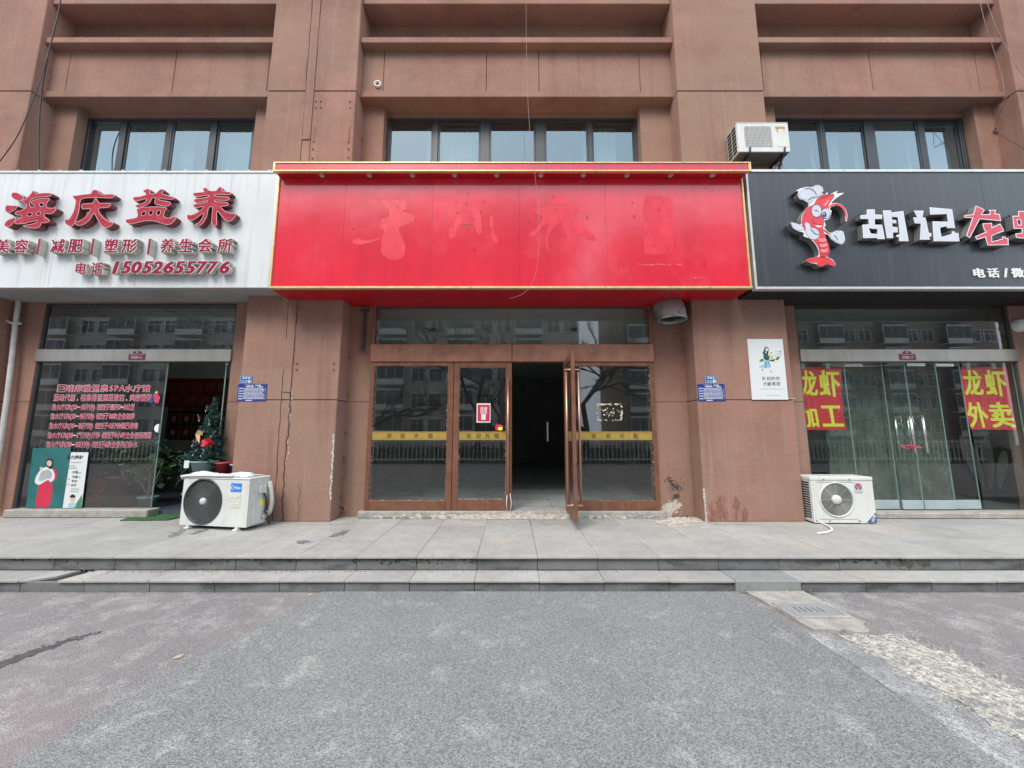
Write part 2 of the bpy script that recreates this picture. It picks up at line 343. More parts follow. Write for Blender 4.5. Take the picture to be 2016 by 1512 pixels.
class MB:
    def __init__(s): s.v = []; s.f = []; s.m = []; s.sm = []
    def add(s, vs, fs, mi=0, smooth=False):
        n = len(s.v); s.v += [tuple(p) for p in vs]
        for f in fs: s.f.append([n + i for i in f]); s.m.append(mi); s.sm.append(smooth)
        return s
    def box(s, x0, x1, y0, y1, z0, z1, mi=0):
        if x0 > x1: x0, x1 = x1, x0
        v = [(x0, y0, z0), (x1, y0, z0), (x1, y1, z0), (x0, y1, z0), (x0, y0, z1), (x1, y0, z1), (x1, y1, z1), (x0, y1, z1)]
        return s.add(v, [(0, 3, 2, 1), (4, 5, 6, 7), (0, 1, 5, 4), (1, 2, 6, 5), (2, 3, 7, 6), (3, 0, 4, 7)], mi)
    def prism(s, pts, y0, y1, mi=0):
        """pts in x,z (simple convex-ish polygon), extruded from y0 (front) to y1"""
        n = len(pts)
        if sum(pts[i][0] * pts[(i + 1) % n][1] - pts[(i + 1) % n][0] * pts[i][1] for i in range(n)) < 0: pts = pts[::-1]
        v = [(p[0], y0, p[1]) for p in pts] + [(p[0], y1, p[1]) for p in pts]
        f = [tuple(range(n)), tuple(range(2 * n - 1, n - 1, -1))] + [(i, i + n, (i + 1) % n + n, (i + 1) % n) for i in range(n)]
        return s.add(v, f, mi)
    def slab(s, pts, z0, z1, mi=0):
        n = len(pts)
        if sum(pts[i][0] * pts[(i + 1) % n][1] - pts[(i + 1) % n][0] * pts[i][1] for i in range(n)) < 0: pts = pts[::-1]
        v = [(p[0], p[1], z1) for p in pts] + [(p[0], p[1], z0) for p in pts]
        f = [tuple(range(n)), tuple(range(2 * n - 1, n - 1, -1))] + [(i, i + n, (i + 1) % n + n, (i + 1) % n) for i in range(n)]
        return s.add(v, f, mi)
    def tube(s, path, r, seg=8, mi=0, r2=None, cap=True):
        P = [Vector(p) for p in path]; n = len(P); base = len(s.v); up = Vector((0.31, 0.17, 0.93)).normalized()
        u = None
        for i, p in enumerate(P):
            d = (P[min(i + 1, n - 1)] - P[max(i - 1, 0)]).normalized()
            if u is None: u = d.cross(up if abs(d.dot(up)) < 0.95 else Vector((1, 0, 0))).normalized()
            else:
                u = (u - d * u.dot(d)).normalized()
            w2 = d.cross(u)
            rr = r if r2 is None else r + (r2 - r) * i / (n - 1)
            for k in range(seg):
                a = 2 * math.pi * k / seg
                s.v.append(tuple(p + u * (rr * math.cos(a)) + w2 * (rr * math.sin(a))))
        for i in range(n - 1):
            for k in range(seg):
                a, b = base + i * seg + k, base + i * seg + (k + 1) % seg
                s.f.append([a, b, b + seg, a + seg]); s.m.append(mi); s.sm.append(True)
        if cap:
            s.f.append([base + k for k in range(seg)][::-1]); s.m.append(mi); s.sm.append(False)
            s.f.append([base + (n - 1) * seg + k for k in range(seg)]); s.m.append(mi); s.sm.append(False)
        return s
    def lathe(s, prof, c=(0, 0, 0), seg=24, mi=0, axis='Z'):
        base = len(s.v)
        for r, h in prof:
            for k in range(seg):
                a = 2 * math.pi * k / seg
                x, y = r * math.cos(a), r * math.sin(a)
                p = (c[0] + x, c[1] + y, c[2] + h) if axis == 'Z' else (c[0] + x, c[1] - h, c[2] + y)
                s.v.append(p)
        for i in range(len(prof) - 1):
            for k in range(seg):
                a, b = base + i * seg + k, base + i * seg + (k + 1) % seg
                s.f.append([a, b, b + seg, a + seg]); s.m.append(mi); s.sm.append(True)
        return s
    def ring(s, c, r, tr, seg=40, tseg=6, mi=0):
        """torus in the x,z plane facing -y"""
        pts = [(c[0] + r * math.cos(2 * math.pi * k / seg), c[1], c[2] + r * math.sin(2 * math.pi * k / seg)) for k in range(seg)]
        base = len(s.v)
        for k in range(seg):
            a = 2 * math.pi * k / seg
            for j in range(tseg):
                b = 2 * math.pi * j / tseg
                rr = r + tr * math.cos(b)
                s.v.append((c[0] + rr * math.cos(a), c[1] + tr * math.sin(b), c[2] + rr * math.sin(a)))
        for k in range(seg):
            for j in range(tseg):
                s.f.append([base + k * tseg + j, base + ((k + 1) % seg) * tseg + j, base + ((k + 1) % seg) * tseg + (j + 1) % tseg, base + k * tseg + (j + 1) % tseg])
                s.m.append(mi); s.sm.append(True)
        return s
    def mesh(s, name, mats, bevel=0.0, seg=1, fix=False):
        me = bpy.data.meshes.new(name); me.from_pydata(s.v, [], s.f)
        for mm in (mats if isinstance(mats, (list, tuple)) else [mats]): me.materials.append(mm)
        me.polygons.foreach_set('material_index', s.m); me.polygons.foreach_set('use_smooth', s.sm)
        if bevel or fix:
            bm = bmesh.new(); bm.from_mesh(me)
            if fix: bmesh.ops.recalc_face_normals(bm, faces=bm.faces)
            if bevel:
                es = [e for e in bm.edges if len(e.link_faces) == 2 and e.calc_face_angle(0) > 0.5]
                bmesh.ops.bevel(bm, geom=es, offset=bevel, segments=seg, affect='EDGES', profile=0.6)
            bm.to_mesh(me); bm.free()
        me.update(); return me
    def build(s, name, mats, parent=None, bevel=0.0, local=False, kind=None, label=None, fix=False, **kw):
        return link(name, s.mesh(name, mats, bevel, fix=fix), parent, local, kind=kind, label=label, **kw)

# ---- lettering and traced outlines
def _front(me, X, Y, Z, scale=1.0):
    """curve mesh in its own x,y (z = towards viewer) -> world x, -y, z"""
    for v in me.vertices:
        x, y, z = v.co
        v.co = (X + x * scale, Y - z, Z + y * scale)
def curve_mesh(curve):
    o = bpy.data.objects.new('tmp', curve); COL.objects.link(o)
    dg = bpy.context.evaluated_depsgraph_get()
    me = bpy.data.meshes.new_from_object(o.evaluated_get(dg))
    bpy.data.objects.remove(o); bpy.data.curves.remove(curve)
    me.materials.clear(); return me
GC = {}
def glyph_raw(text, off, depth, shear, res):
    key = (text, off, depth, shear, res)
    if key not in GC:
        c = bpy.data.curves.new('glyph', 'FONT'); c.body = text; c.size = 1; c.extrude = depth / 2
        c.offset = off; c.shear = shear; c.resolution_u = res
        me = curve_mesh(c)
        vs = [tuple(v.co) for v in me.vertices]; fs = [tuple(p.vertices) for p in me.polygons]
        bpy.data.meshes.remove(me)
        GC[key] = (vs, fs)
    return GC[key]
def glyph_mb(mb, text, cx, cz, size, Y, off=0.0, depth=0.002, shear=0.0, mi=0, res=2, fit=None):
    """puts one glyph (or word) centred at cx, cz; its front face at depth Y; fit=(w, h) stretches it;
    off thickens the strokes (em) by laying slightly shifted copies over each other"""
    vs, fs = glyph_raw(text, 0.0, 1.0, shear, res)
    if not vs: return
    x0 = min(v[0] for v in vs) - off; x1 = max(v[0] for v in vs) + off; y0 = min(v[1] for v in vs) - off; y1 = max(v[1] for v in vs) + off
    if fit: kx, ky = fit[0] / (x1 - x0), fit[1] / (y1 - y0); ox, oy = (x0 + x1) / 2, (y0 + y1) / 2
    else: kx = ky = size; ox, oy = (x0 + x1) / 2, 0.38 if ord(text[0]) > 0x2e80 else 0.35
    sh = [(0, 0)] if off < 0.008 else ([(off, off * .6), (-off, off * .6), (off, -off * .6), (-off, -off * .6)] + ([(0, 0), (off, 0), (-off, 0)] if off > 0.026 else []))
    for i, (sx_, sy_) in enumerate(sh):
        sx_ *= 1 - .045 * i; sy_ *= 1 - .06 * i
        e = i * min(2e-5, depth * .05)
        mb.add([(cx + (v[0] + sx_ - ox) * kx, Y + e + (depth - e) * (0.5 - v[2]), cz + (v[1] + sy_ - oy) * ky) for v in vs], fs, mi)
def line_mb(mb, text, x0, x1, z, h, Y, off=0.02, depth=0.002, mi=0, res=1, shear=0.0):
    """a printed line of text stretched to span x0..x1"""
    vs, fs = glyph_raw(text, 0.0, 1.0, shear, res)
    a = min(v[0] for v in vs); b = max(v[0] for v in vs); k = (x1 - x0) / (b - a)
    mb.add([(x0 + (v[0] - a) * k, Y + depth * (0.5 - v[2]), z + (v[1] - 0.38) * h) for v in vs], fs, mi)
def offset_poly(P, d):
    n = len(P); A = sum(P[i][0] * P[(i + 1) % n][1] - P[(i + 1) % n][0] * P[i][1] for i in range(n))
    sgn = 1 if A > 0 else -1; out = []
    for i in range(n):
        a, b, c = Vector(P[i - 1]), Vector(P[i]), Vector(P[(i + 1) % n])
        e1 = (b - a).normalized(); e2 = (c - b).normalized()
        n1 = Vector((e1.y, -e1.x)) * sgn; n2 = Vector((e2.y, -e2.x)) * sgn
        m = n1 + n2
        if m.length < 1e-6: m = n1
        m = m.normalized(); k = d / max(0.45, m.dot(n1))
        out.append((b.x + m.x * k, b.y + m.y * k))
    return out
def poly_mb(mb, outer, holes, Y, depth, mi=0, grow=0.0, smooth_pts=False):
    """flat outline (x,z points) with holes, front face at Y, thickness depth"""
    c = bpy.data.curves.new('outline', 'CURVE'); c.dimensions = '2D'; c.fill_mode = 'BOTH'; c.extrude = 0.5
    for i, P in enumerate([outer] + list(holes)):
        if grow: P = offset_poly(P, grow if i == 0 else -grow)
        sp = c.splines.new('POLY'); sp.points.add(len(P) - 1); sp.use_cyclic_u = True
        for q, p in zip(sp.points, P): q.co = (p[0], p[1], 0, 1)
    me = curve_mesh(c)
    mb.add([(v.co.x, Y + depth * (0.5 - v.co.z), v.co.y) for v in me.vertices], [tuple(p.vertices) for p in me.polygons], mi)
    bpy.data.meshes.remove(me)
def trace(pts, ox, oy, k, Y, smooth=True):
    P = [at(ox + x / k, oy + y / k, Y) for x, y in pts]
    if smooth:                                     # one round of corner cutting
        n = len(P); Q = []
        for i in range(n):
            a, b = P[i], P[(i + 1) % n]
            Q += [(a[0] * 0.8 + b[0] * 0.2, a[1] * 0.8 + b[1] * 0.2), (a[0] * 0.2 + b[0] * 0.8, a[1] * 0.2 + b[1] * 0.8)]
        P = Q
    return P
def blob(cx, cz, rx, rz, n=14, jit=0.25, rng=random):
    return [(cx + rx * math.cos(2 * math.pi * i / n) * (1 + rng.uniform(-jit, jit)), cz + rz * math.sin(2 * math.pi * i / n) * (1 + rng.uniform(-jit, jit))) for i in range(n)]

ZP = 0.238            # top of the pavement
YC, YI = 5.24, 5.55   # column face, inner wall face
# ================================================================== ground
g = MB().box(-60, 60, -70, 3.585, -0.6, 0.0); road = g.build('road', m_road_old, kind='structure')
rng = random.Random(5)
def wavy(p, q, n, j):
    j = min(j, 0.42 * math.hypot(q[0] - p[0], q[1] - p[1]) / n)
    return [(p[0] + (q[0] - p[0]) * i / n + (rng.uniform(-j, j) if 0 < i < n else 0), p[1] + (q[1] - p[1]) * i / n + (rng.uniform(-j, j) if 0 < i < n else 0)) for i in range(n + 1)]
L = wavy((-1.70, 3.575), (-2.32, 1.2), 40, 0.045) + wavy((-2.32, 1.2), (-2.7, -9), 20, 0.05)
Rr = wavy((2.15, -9), (2.14, 1.2), 20, 0.03) + wavy((2.14, 1.2), (2.03, 3.575), 30, 0.02)
MB().slab(L + Rr, -0.02, 0.012).build('road_patch', m_road_new, kind='structure')
# concrete channel beside the patch, with its grate and the cracked cream paint
K = [(2.09, 3.575)] + wavy((2.60, 3.575), (2.62, 3.05), 6, 0.012) + wavy((2.64, 3.0), (2.52, 2.86), 4, 0.02) + wavy((2.5, 2.86), (2.2, 2.9), 5, 0.03)[1:] + wavy((2.17, 2.9), (2.09, 3.5), 6, 0.01)
MB().slab(K, -0.02, 0.022).build('concrete_apron', m_conc, kind='structure')
K2 = wavy((2.10, 2.88), (2.12, -4), 40, 0.014) + wavy((2.44, -4), (2.36, 2.72), 40, 0.025)
MB().slab(K2, -0.02, 0.007).build('concrete_channel', m_strip, kind='structure')
K3 = wavy((2.30, 2.84), (2.72, 2.86), 6, 0.03) + wavy((2.76, 2.8), (3.05, 0.6), 26, 0.05) + wavy((3.1, 0.5), (2.5, 0.4), 5, 0.05) + wavy((2.42, 0.5), (2.33, 2.75), 26, 0.03)
MB().slab(K3, -0.02, 0.010).build('painted_patch', m_cream_patch, kind='structure')
fr_ = MB(); m_frag = M('broken_paint_chips', (0.44, 0.425, 0.365), 0.95, var=0.3, vs=30, grain=0.3, gs=120, bump=0.003, bs=90)
for i in range(450):
    y = rng.uniform(.9, 2.86); xr = 2.76 + (3.05 - 2.76) * (2.8 - y) / 2.2; xl = 2.33 + .09 * (2.75 - y) / 2.25
    x = (xr + rng.gauss(0, .07)) if rng.random() < .6 else (xl + rng.gauss(.02, .05)); q = rng.uniform(.002, .011)
    fr_.slab([(x + q * 1.2 * math.cos(6.28 * j / 6) * rng.uniform(.6, 1.3), y + q * math.sin(6.28 * j / 6) * rng.uniform(.6, 1.3)) for j in range(6)], 0.0, .0105 + rng.uniform(0, .006))
fr_.build('paint_fragments', m_frag, kind='stuff')
gr = thing('drain_grate', 'small cast drain cover with slots set in the concrete apron', 'drain cover', (2.37, 3.18, 0.022))
fm = MB(); x0, x1, y0, y1 = 2.15, 2.60, 3.055, 3.315
for b in ((x0, x1, y0, y0 + .03), (x0, x1, y1 - .03, y1), (x0, x0 + .03, y0 + .03, y1 - .03), (x1 - .03, x1, y0 + .03, y1 - .03)): fm.box(*b, 0.0, 0.034)
fm.build('grate_frame', m_conc, gr, 0.004)
cm = MB(); cx0, cx1, cy0, cy1 = x0 + .036, x1 - .036, y0 + .036, y1 - .036
slots = [cx0 + .075 + i * .047 for i in range(5)]; xs = [cx0] + [q for s_ in slots for q in (s_ - .007, s_ + .007)] + [cx1]
for i in range(0, len(xs), 2): cm.box(xs[i], xs[i + 1], cy0, cy1, 0.0, 0.031)
for a, b in zip(slots, slots): cm.box(a - .007, a + .007, cy0, cy0 + .05, 0.0, 0.031); cm.box(a - .007, a + .007, cy1 - .05, cy1, 0.0, 0.031)
cm.build('grate_cover', M('grate_grey', (0.26, 0.27, 0.27), 0.8, grain=0.3, bump=0.002, bs=90), gr)
# dark crack and pale rubble of the old asphalt, left
ck = MB(); ctr = [gnd(*p) for p in ((-30, 1322), (0, 1308), (40, 1294), (85, 1279), (120, 1266), (170, 1251), (205, 1243))]
for i in range(420):
    t_ = rng.random() ** 1.2; s_ = t_ * (len(ctr) - 1); k_ = min(int(s_), len(ctr) - 2); u = s_ - k_
    X = ctr[k_][0] + (ctr[k_ + 1][0] - ctr[k_][0]) * u; Y = ctr[k_][1] + (ctr[k_ + 1][1] - ctr[k_][1]) * u
    wd = .035 * (1 - t_) + .006; Y += rng.gauss(0, wd); X += rng.gauss(0, .02); q = rng.uniform(.004, .02) * (1.2 - t_)
    ck.add([(X + q * 1.4 * math.cos(6.28 * j / 7) * rng.uniform(.6, 1.3), Y + q * math.sin(6.28 * j / 7) * rng.uniform(.6, 1.3), .0012 + i * 5e-6) for j in range(7)], [tuple(range(7))])
ck.build('tar_smear', M('tar_dark', (0.075, 0.065, 0.065), 0.9, var=0.3, vs=20), kind='stuff')
# litter: crumbs and dry leaves along the kerb
lt = MB()
for i in range(420):
    if i < 300: x = rng.uniform(-5, 5.2); y = 3.57 - abs(rng.gauss(0, 0.055)); z = 0.012 if -1.7 < x < 2.1 else 0.0
    else: x = rng.uniform(-5, 5); y = rng.uniform(1.6, 3.5); z = 0.012 if -2.2 < x < 2.1 else 0.0
    if 2.0 < x < 3.05: z = 0.022
    r = rng.uniform(.002, .008) if i < 300 else rng.uniform(.002, .005); a = rng.uniform(0, 3); h = rng.uniform(.002, .005)
    p = [(x + r * math.cos(a + k * 1.3) * rng.uniform(.6, 1.2), y + r * .8 * math.sin(a + k * 1.3)) for k in range(4)]
    lt.slab(p, z, z + h)
for i in range(220):
    x = rng.gauss(-2.2, 1.4); y = 3.80 - abs(rng.gauss(0, 0.02)); r = rng.uniform(.003, .010)
    lt.slab([(x + r, y), (x, y + r), (x - r, y), (x, y - r)], 0.107, 0.107 + rng.uniform(.003, .008))
lt.build('litter', m_litter, kind='stuff')
for px, py in ((1535, 1168), (1548, 1172), (590, 1170), (740, 1168)):
    pass
leafm = MB()
for px, py, z in ((1590, 1166, .002), (1600, 1170, .002), (740, 1120, .11), (880, 1163, .012), (650, 1170, .012), (610, 1172, .002), (105, 1180, .002), (352, 1294, .002)):
    X, Y = gnd(px, py, z); r = rng.uniform(.02, .035); a = rng.uniform(0, 3)
    pts = [(X + r * math.cos(a), Y + r * math.sin(a), z + .006), (X + r * .5 * math.cos(a + 1.5), Y + r * .5 * math.sin(a + 1.5), z + .014), (X - r * math.cos(a), Y - r * math.sin(a), z + .005), (X - r * .5 * math.cos(a + 1.5), Y - r * .5 * math.sin(a + 1.5), z + .003)]
    leafm.add(pts, [(0, 1, 2, 3)])
leafm.build('fallen_leaves', m_litter, kind='stuff')

# ================================================================== pavement with steps, stone by stone
pv = thing('pavement', None, None, (0, 3.8, 0), kind='structure')
MB().box(-60, 60, 3.61, 3.853, -0.3, 0.086).box(-60, 60, 3.853, 5.6, -0.3, 0.2175).build('mortar_bed', m_groove, pv)
PT = 0.585
tile_me = [MB().box(-PT / 2 + .0015, PT / 2 - .0015, -.3035, .3035, -.019, 0).mesh('tile', m_paver, 0.0025) for _ in range(1)]
tread_me = MB().box(-PT / 2 + .0015, PT / 2 - .0015, -.13, .13, -.019, 0).mesh('tread_stone', m_paver, 0.003)
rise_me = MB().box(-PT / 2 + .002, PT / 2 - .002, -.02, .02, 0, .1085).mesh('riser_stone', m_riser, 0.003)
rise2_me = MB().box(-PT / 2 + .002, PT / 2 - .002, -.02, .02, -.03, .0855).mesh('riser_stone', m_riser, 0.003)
for k in range(-14, 14):
    xc = 0.247 + PT / 2 + k * PT
    for row, yc in enumerate((4.1005, 4.7105, 5.3205)):
        link('tile', tile_me[0], pv, loc=(xc + (0.0 if row == 0 else rng.uniform(-.002, .002)), yc, ZP - .001 + rng.uniform(-.0015, .0012)), rot=(rng.uniform(-.0015, .0015), rng.uniform(-.0015, .0015), 0))
    xl = xc
    if k != -8:
        if k != 3: link('tread_stone', tread_me, pv, loc=(xl, 3.694, 0.106 + rng.uniform(-.002, .001)), rot=(rng.uniform(-.004, .004), 0, 0))
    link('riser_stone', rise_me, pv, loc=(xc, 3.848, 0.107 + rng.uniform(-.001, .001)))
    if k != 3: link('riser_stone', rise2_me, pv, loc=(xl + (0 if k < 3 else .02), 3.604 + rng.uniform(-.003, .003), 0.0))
# split slab beside a gap, and the newer block that replaces one riser
xg = 0.247 + PT / 2 - 8 * PT
MB().slab([(xg - .292, 3.57), (xg - .22, 3.585), (xg - .08, 3.68), (xg - .03, 3.82), (xg - .292, 3.822)], 0.086, 0.105).build('tread_stone', m_paver, pv, 0.002)
MB().slab([(xg + .06, 3.565), (xg + .29, 3.565), (xg + .29, 3.823), (xg + .13, 3.823)], 0.086, 0.106).build('tread_stone', m_paver, pv, 0.002)
xb = 0.247 + PT / 2 + 3 * PT
MB().box(xb - .291, xb + .291, 3.552, 3.823, 0.0, 0.108).build('tread_stone', m_newstone, pv, 0.006)
# moss and dark growth under the nosing
ms = MB()
for x0, x1, n in ((-3.1, -1.75, 110), (-1.55, -.35, 200), (-5.2, -4.2, 40), (3.2, 3.9, 60), (5.0, 5.8, 40)):
    for i in range(n):
        x = rng.uniform(x0, x1); r = rng.uniform(.003, .011); zz = 0.216 - abs(rng.gauss(0, .008)) - (rng.random() < .12) * rng.uniform(0, .04)
        pts = blob(x, zz, r, r * .7, 7, .3, rng); ms.prism(pts, 3.8235 - rng.uniform(.002, .006), 3.829)
ms.build('moss', m_moss, kind='stuff')
st = MB()
for i in range(9):
    px = 1750 + i * 10 + rng.uniform(-4, 4); X, z = at(px, 1105 + rng.uniform(-3, 8), 3.824)
    st.prism(blob(X, min(z, .18), rng.uniform(.02, .04), rng.uniform(.02, .045), 12, .35, rng), 3.8262 - i * .0004, 3.8282)
st.build('stain', M('damp_stain', (0.075, 0.073, 0.068), 0.8, var=0.3, vs=20), pv, kind='stuff')
wt = MB()
for (x0, y0, x1, y1, sp, n, r) in ((338, 1056, 362, 1042, 2.5, 60, .018), (362, 1042, 430, 1036, 2.0, 90, .016), (376, 1052, 412, 1041, 2.0, 60, .014), (658, 1056, 682, 1046, 2.0, 50, .02), (588, 1070, 604, 1066, 2, 20, .02)):
    for i in range(n):
        t_ = rng.random(); X, Y = gnd(x0 + (x1 - x0) * t_ + rng.gauss(0, sp * 1.5), y0 + (y1 - y0) * t_ + rng.gauss(0, sp * .6), ZP); q = r * rng.uniform(.3, 1.2)
        wt.add([(X + q * 1.5 * math.cos(6.28 * k_ / 8) * rng.uniform(.7, 1.2), Y + q * math.sin(6.28 * k_ / 8) * rng.uniform(.7, 1.2), ZP + .0011 + len(wt.f) * 6e-6) for k_ in range(8)], [tuple(range(8))])
wt.build('wet_stain', m_wet, pv, kind='stuff')

# ================================================================== the shop building
B = thing('shop_building', 'brown stuccoed building with deep window bays above three glazed shopfronts', 'building', (0.06, 5.24, ZP))
cols = [(-9.2, -7.555), (-3.835, -2.45), (2.60, 3.95), (7.93, 9.6)]
for x0, x1 in cols:
    for z0, z1 in ((ZP, 1.874), (1.883, 6.742), (6.752, 9.6)):
        MB().box(x0, x1, YC, 6.0, z0, z1).build('column', m_stucco, B, 0.008, label='plain stuccoed column section')
    MB().box(x0 + .012, x1 - .012, YC + .012, 5.9, 1.86, 1.9).box(x0 + .012, x1 - .012, YC + .012, 5.9, 6.73, 6.76).build('column_joint', m_groove, B)
bays = [(-7.555, -3.835, -7.165, -4.22), (-2.45, 2.60, -2.105, 2.105), (3.95, 7.93, 4.33, 7.61)]
for bi, (c0, c1, o0, o1) in enumerate(bays):
    for a, b in ((c0, o0), (o1, c1)):
        MB().box(a, b, YI, 5.80, ZP, 1.874).box(a, b, YI, 5.80, 1.883, 3.40).box(a + .01, b - .01, YI + .01, 5.79, 1.86, 1.9).build('side_wall', m_stucco, B)
        MB().box(a, b, YI, 5.84, 4.58, 6.785).build('upper_side_wall', m_stucco, B)
    MB().box(c0, c1, 5.50, 5.84, 3.40, 4.58).build('wall_behind_sign', m_stucco, B)
    # lip, spandrel panels with joints, upper ledge, niche and next fascia
    MB().box(c0, c1, 5.385, 5.85, 6.785, 6.90).build('lip', m_stucco, B, 0.008)
    js = {0: (-7.27, -5.53, -3.99), 1: (-2.10, -.42, .44, 2.09), 2: (4.10, 5.88, 7.62)}[bi]
    ed = [c0] + [j for j in js] + [c1]
    for i in range(len(ed) - 1):
        MB().box(ed[i] + (.005 if i else 0), ed[i + 1] - (.005 if i < len(ed) - 2 else 0), 5.425, 5.70, 6.90, 7.68).build('spandrel_panel', m_stucco, B, 0.003)
    MB().box(c0, c1, 5.44, 5.69, 6.90, 7.68).build('panel_joint', m_groove, B)
    MB().box(c0, c1, 5.295, 5.85, 7.68, 7.787).build('ledge', m_stucco, B, 0.008)
    MB().box(c0, c1, 5.645, 5.85, 7.787, 8.415).build('niche_wall', m_stucco, B)
    MB().box(c0, c1, 5.30, 5.85, 8.415, 9.3).build('fascia', m_stucco, B, 0.008)
    MB().box(c0, c1, 5.70, 5.85, 6.70, 6.785).build('window_head', m_stucco, B)
MB().box(-9.2, 9.6, 5.32, 12, 9.6, 14.5).box(-9.2, 9.6, 5.86, 12, 9.28, 9.59).build('upper_storeys', m_stucco, B)
# vertical chase strip up the second column, with its cracks
MB().box(-3.235, -3.11, YC - .007, YC + .01, 5.92, 9.59).build('chase_cover', m_stucco, B, 0.003)
MB().box(-3.225, -3.112, YC - .010, YC + .01, 1.99, 3.34).build('chase_cover', m_stucco, B, 0.003)
MB().box(-3.24, -3.10, YC - .016, YC + .01, 5.90, 5.945).build('chase_end', m_stucco, B, 0.006)
ckm = MB()
def crack(x, z0, z1, wd, j, Y, n=24):
    r2 = random.Random(int(x * 1000 + z0 * 77)); xx = x
    pts = []
    for i in range(n + 1):
        xx = x + (xx - x) * .6 + r2.uniform(-j, j); pts.append((xx, z0 + (z1 - z0) * i / n, wd * r2.uniform(.5, 1.3)))
    for (a, za, wa), (b, zb, wb) in zip(pts, pts[1:]):
        ckm.add([(a - wa, Y, za), (a + wa, Y, za), (b + wb, Y, zb), (b - wb, Y, zb)], [(0, 1, 2, 3)])
crack(-3.24, 4.9, 9.5, .006, .010, YC - .0025); crack(-3.104, 4.9, 9.5, .004, .004, YC - .0025)
crack(-3.228, .25, 3.34, .005, .012, YC - .0025, 34); crack(-3.104, .25, 1.99, .009, .02, YC - .0025, 26); crack(-3.106, 1.99, 3.34, .004, .006, YC - .0025)
crack(-2.90, .24, .75, .003, .02, YC - .0025); 
ckm.build('crack', m_crack, B, kind='stuff', label='dark cracks beside the chase strip')
MB().box(-3.226, -3.11, YC - .003, YC + .004, 2.075, 2.085).build('chase_joint', m_groove, B)
# chipped render corners and bare plaster
cp = MB()
for i in range(16):
    z = .55 + i * .055; X = -2.452 - rng.uniform(.0, .014); cp.prism(blob(X - .006, z, rng.uniform(.006, .018), .035, 9, .3, rng), YC - .003, YC + .004)
for i in range(9):
    z = .25 + i * .05; cp.prism(blob(2.607 + rng.uniform(0, .012), z, rng.uniform(.008, .02), .03, 9, .3, rng), YC - .003, YC + .004)
for i in range(14):
    z = 1.0 + i * .075; cp.prism(blob(-3.095 + rng.uniform(-.02, .02), z, rng.uniform(.002, .006), .025, 9, .4, rng), YC - .0022, YC + .004)
cp.build('chipped_render', m_plaster, B, kind='stuff')
# stains with a shape of their own
so = MB(); rs_ = random.Random(12)
def smear(mb, x0, y0, x1, y1, spread, n, r, Y):
    for i in range(n):
        t_ = rs_.random(); px = x0 + (x1 - x0) * t_ + rs_.gauss(0, spread); py = y0 + (y1 - y0) * t_ + rs_.gauss(0, spread * .7)
        X, z = at(px, py, Y); q = r * rs_.uniform(.15, 1.0) ** 1.5
        mb.prism(blob(X, max(z, ZP + .01), q, q * rs_.uniform(.5, 1.6), 9, .4, rs_), Y - .0012 - i * .00002, Y + .003)
smear(so, 1310, 942, 1342, 966, 4.0, 90, .018, YI); smear(so, 1316, 962, 1338, 950, 7.5, 90, .007, YI); smear(so, 1326, 978, 1336, 976, 2.5, 40, .02, YI)
so.build('soot_mark', m_soot, B, kind='stuff')
dr = MB()
for i in range(300):
    x0, x1, y0, y1 = rs_.choice(((1394, 1412, 988, 1027), (1410, 1432, 977, 1022), (1410, 1432, 977, 1022), (1444, 1456, 981, 1000), (1448, 1452, 998, 1020), (1460, 1472, 1002, 1025)))
    px = rs_.gauss((x0 + x1) / 2, (x1 - x0) / 4.2); py = y0 + (y1 - y0) * rs_.random() ** .8; X, z = at(px, py, YC); q = rs_.uniform(.003, .016)
    if X > 2.612: dr.prism(blob(X, max(z, ZP + .03), q * .7, q * rs_.uniform(1.2, 3.5), 8, .35, rs_), YC - .0009 - i * .000006, YC + .003)
dr.build('paint_drip', m_paintdrip, B, kind='stuff')
pm = MB(); smear(pm, 1312, 1004, 1332, 996, 6.0, 190, .026, YI); smear(pm, 1318, 992, 1322, 1010, 10.0, 120, .011, YI)
pm.build('bare_patch', m_plaster, B, kind='stuff')
# broken mortar at the foot of the wall beside the doors
rb = MB()
for i in range(70):
    X, Y = gnd(rng.gauss(1345, 22), rng.gauss(1019, 5), ZP); r = rng.uniform(.004, .014)
    rb.slab([(X + r * rng.uniform(.6, 1.2) * math.cos(a), min(5.5, Y + r * rng.uniform(.5, 1) * math.sin(a))) for a in (0, 1.1, 2.2, 3.3, 4.4, 5.4)], ZP, ZP + rng.uniform(.004, .025))
rb.build('mortar_rubble', m_plaster, kind='stuff')
sm_ = MB()
for i in range(160):
    X, Y = gnd(rng.gauss(1345, 26), rng.gauss(1024, 6), ZP); q = rng.uniform(.008, .05); Y = min(Y, 5.5)
    sm_.add([(X + q * 1.5 * math.cos(6.28 * k_ / 8) * rng.uniform(.7, 1.2), Y + q * math.sin(6.28 * k_ / 8) * rng.uniform(.7, 1.2), ZP + .0014 + i * 6e-6) for k_ in range(8)], [tuple(range(8))])
sm_.build('mortar_smear', m_plaster, pv, kind='stuff')
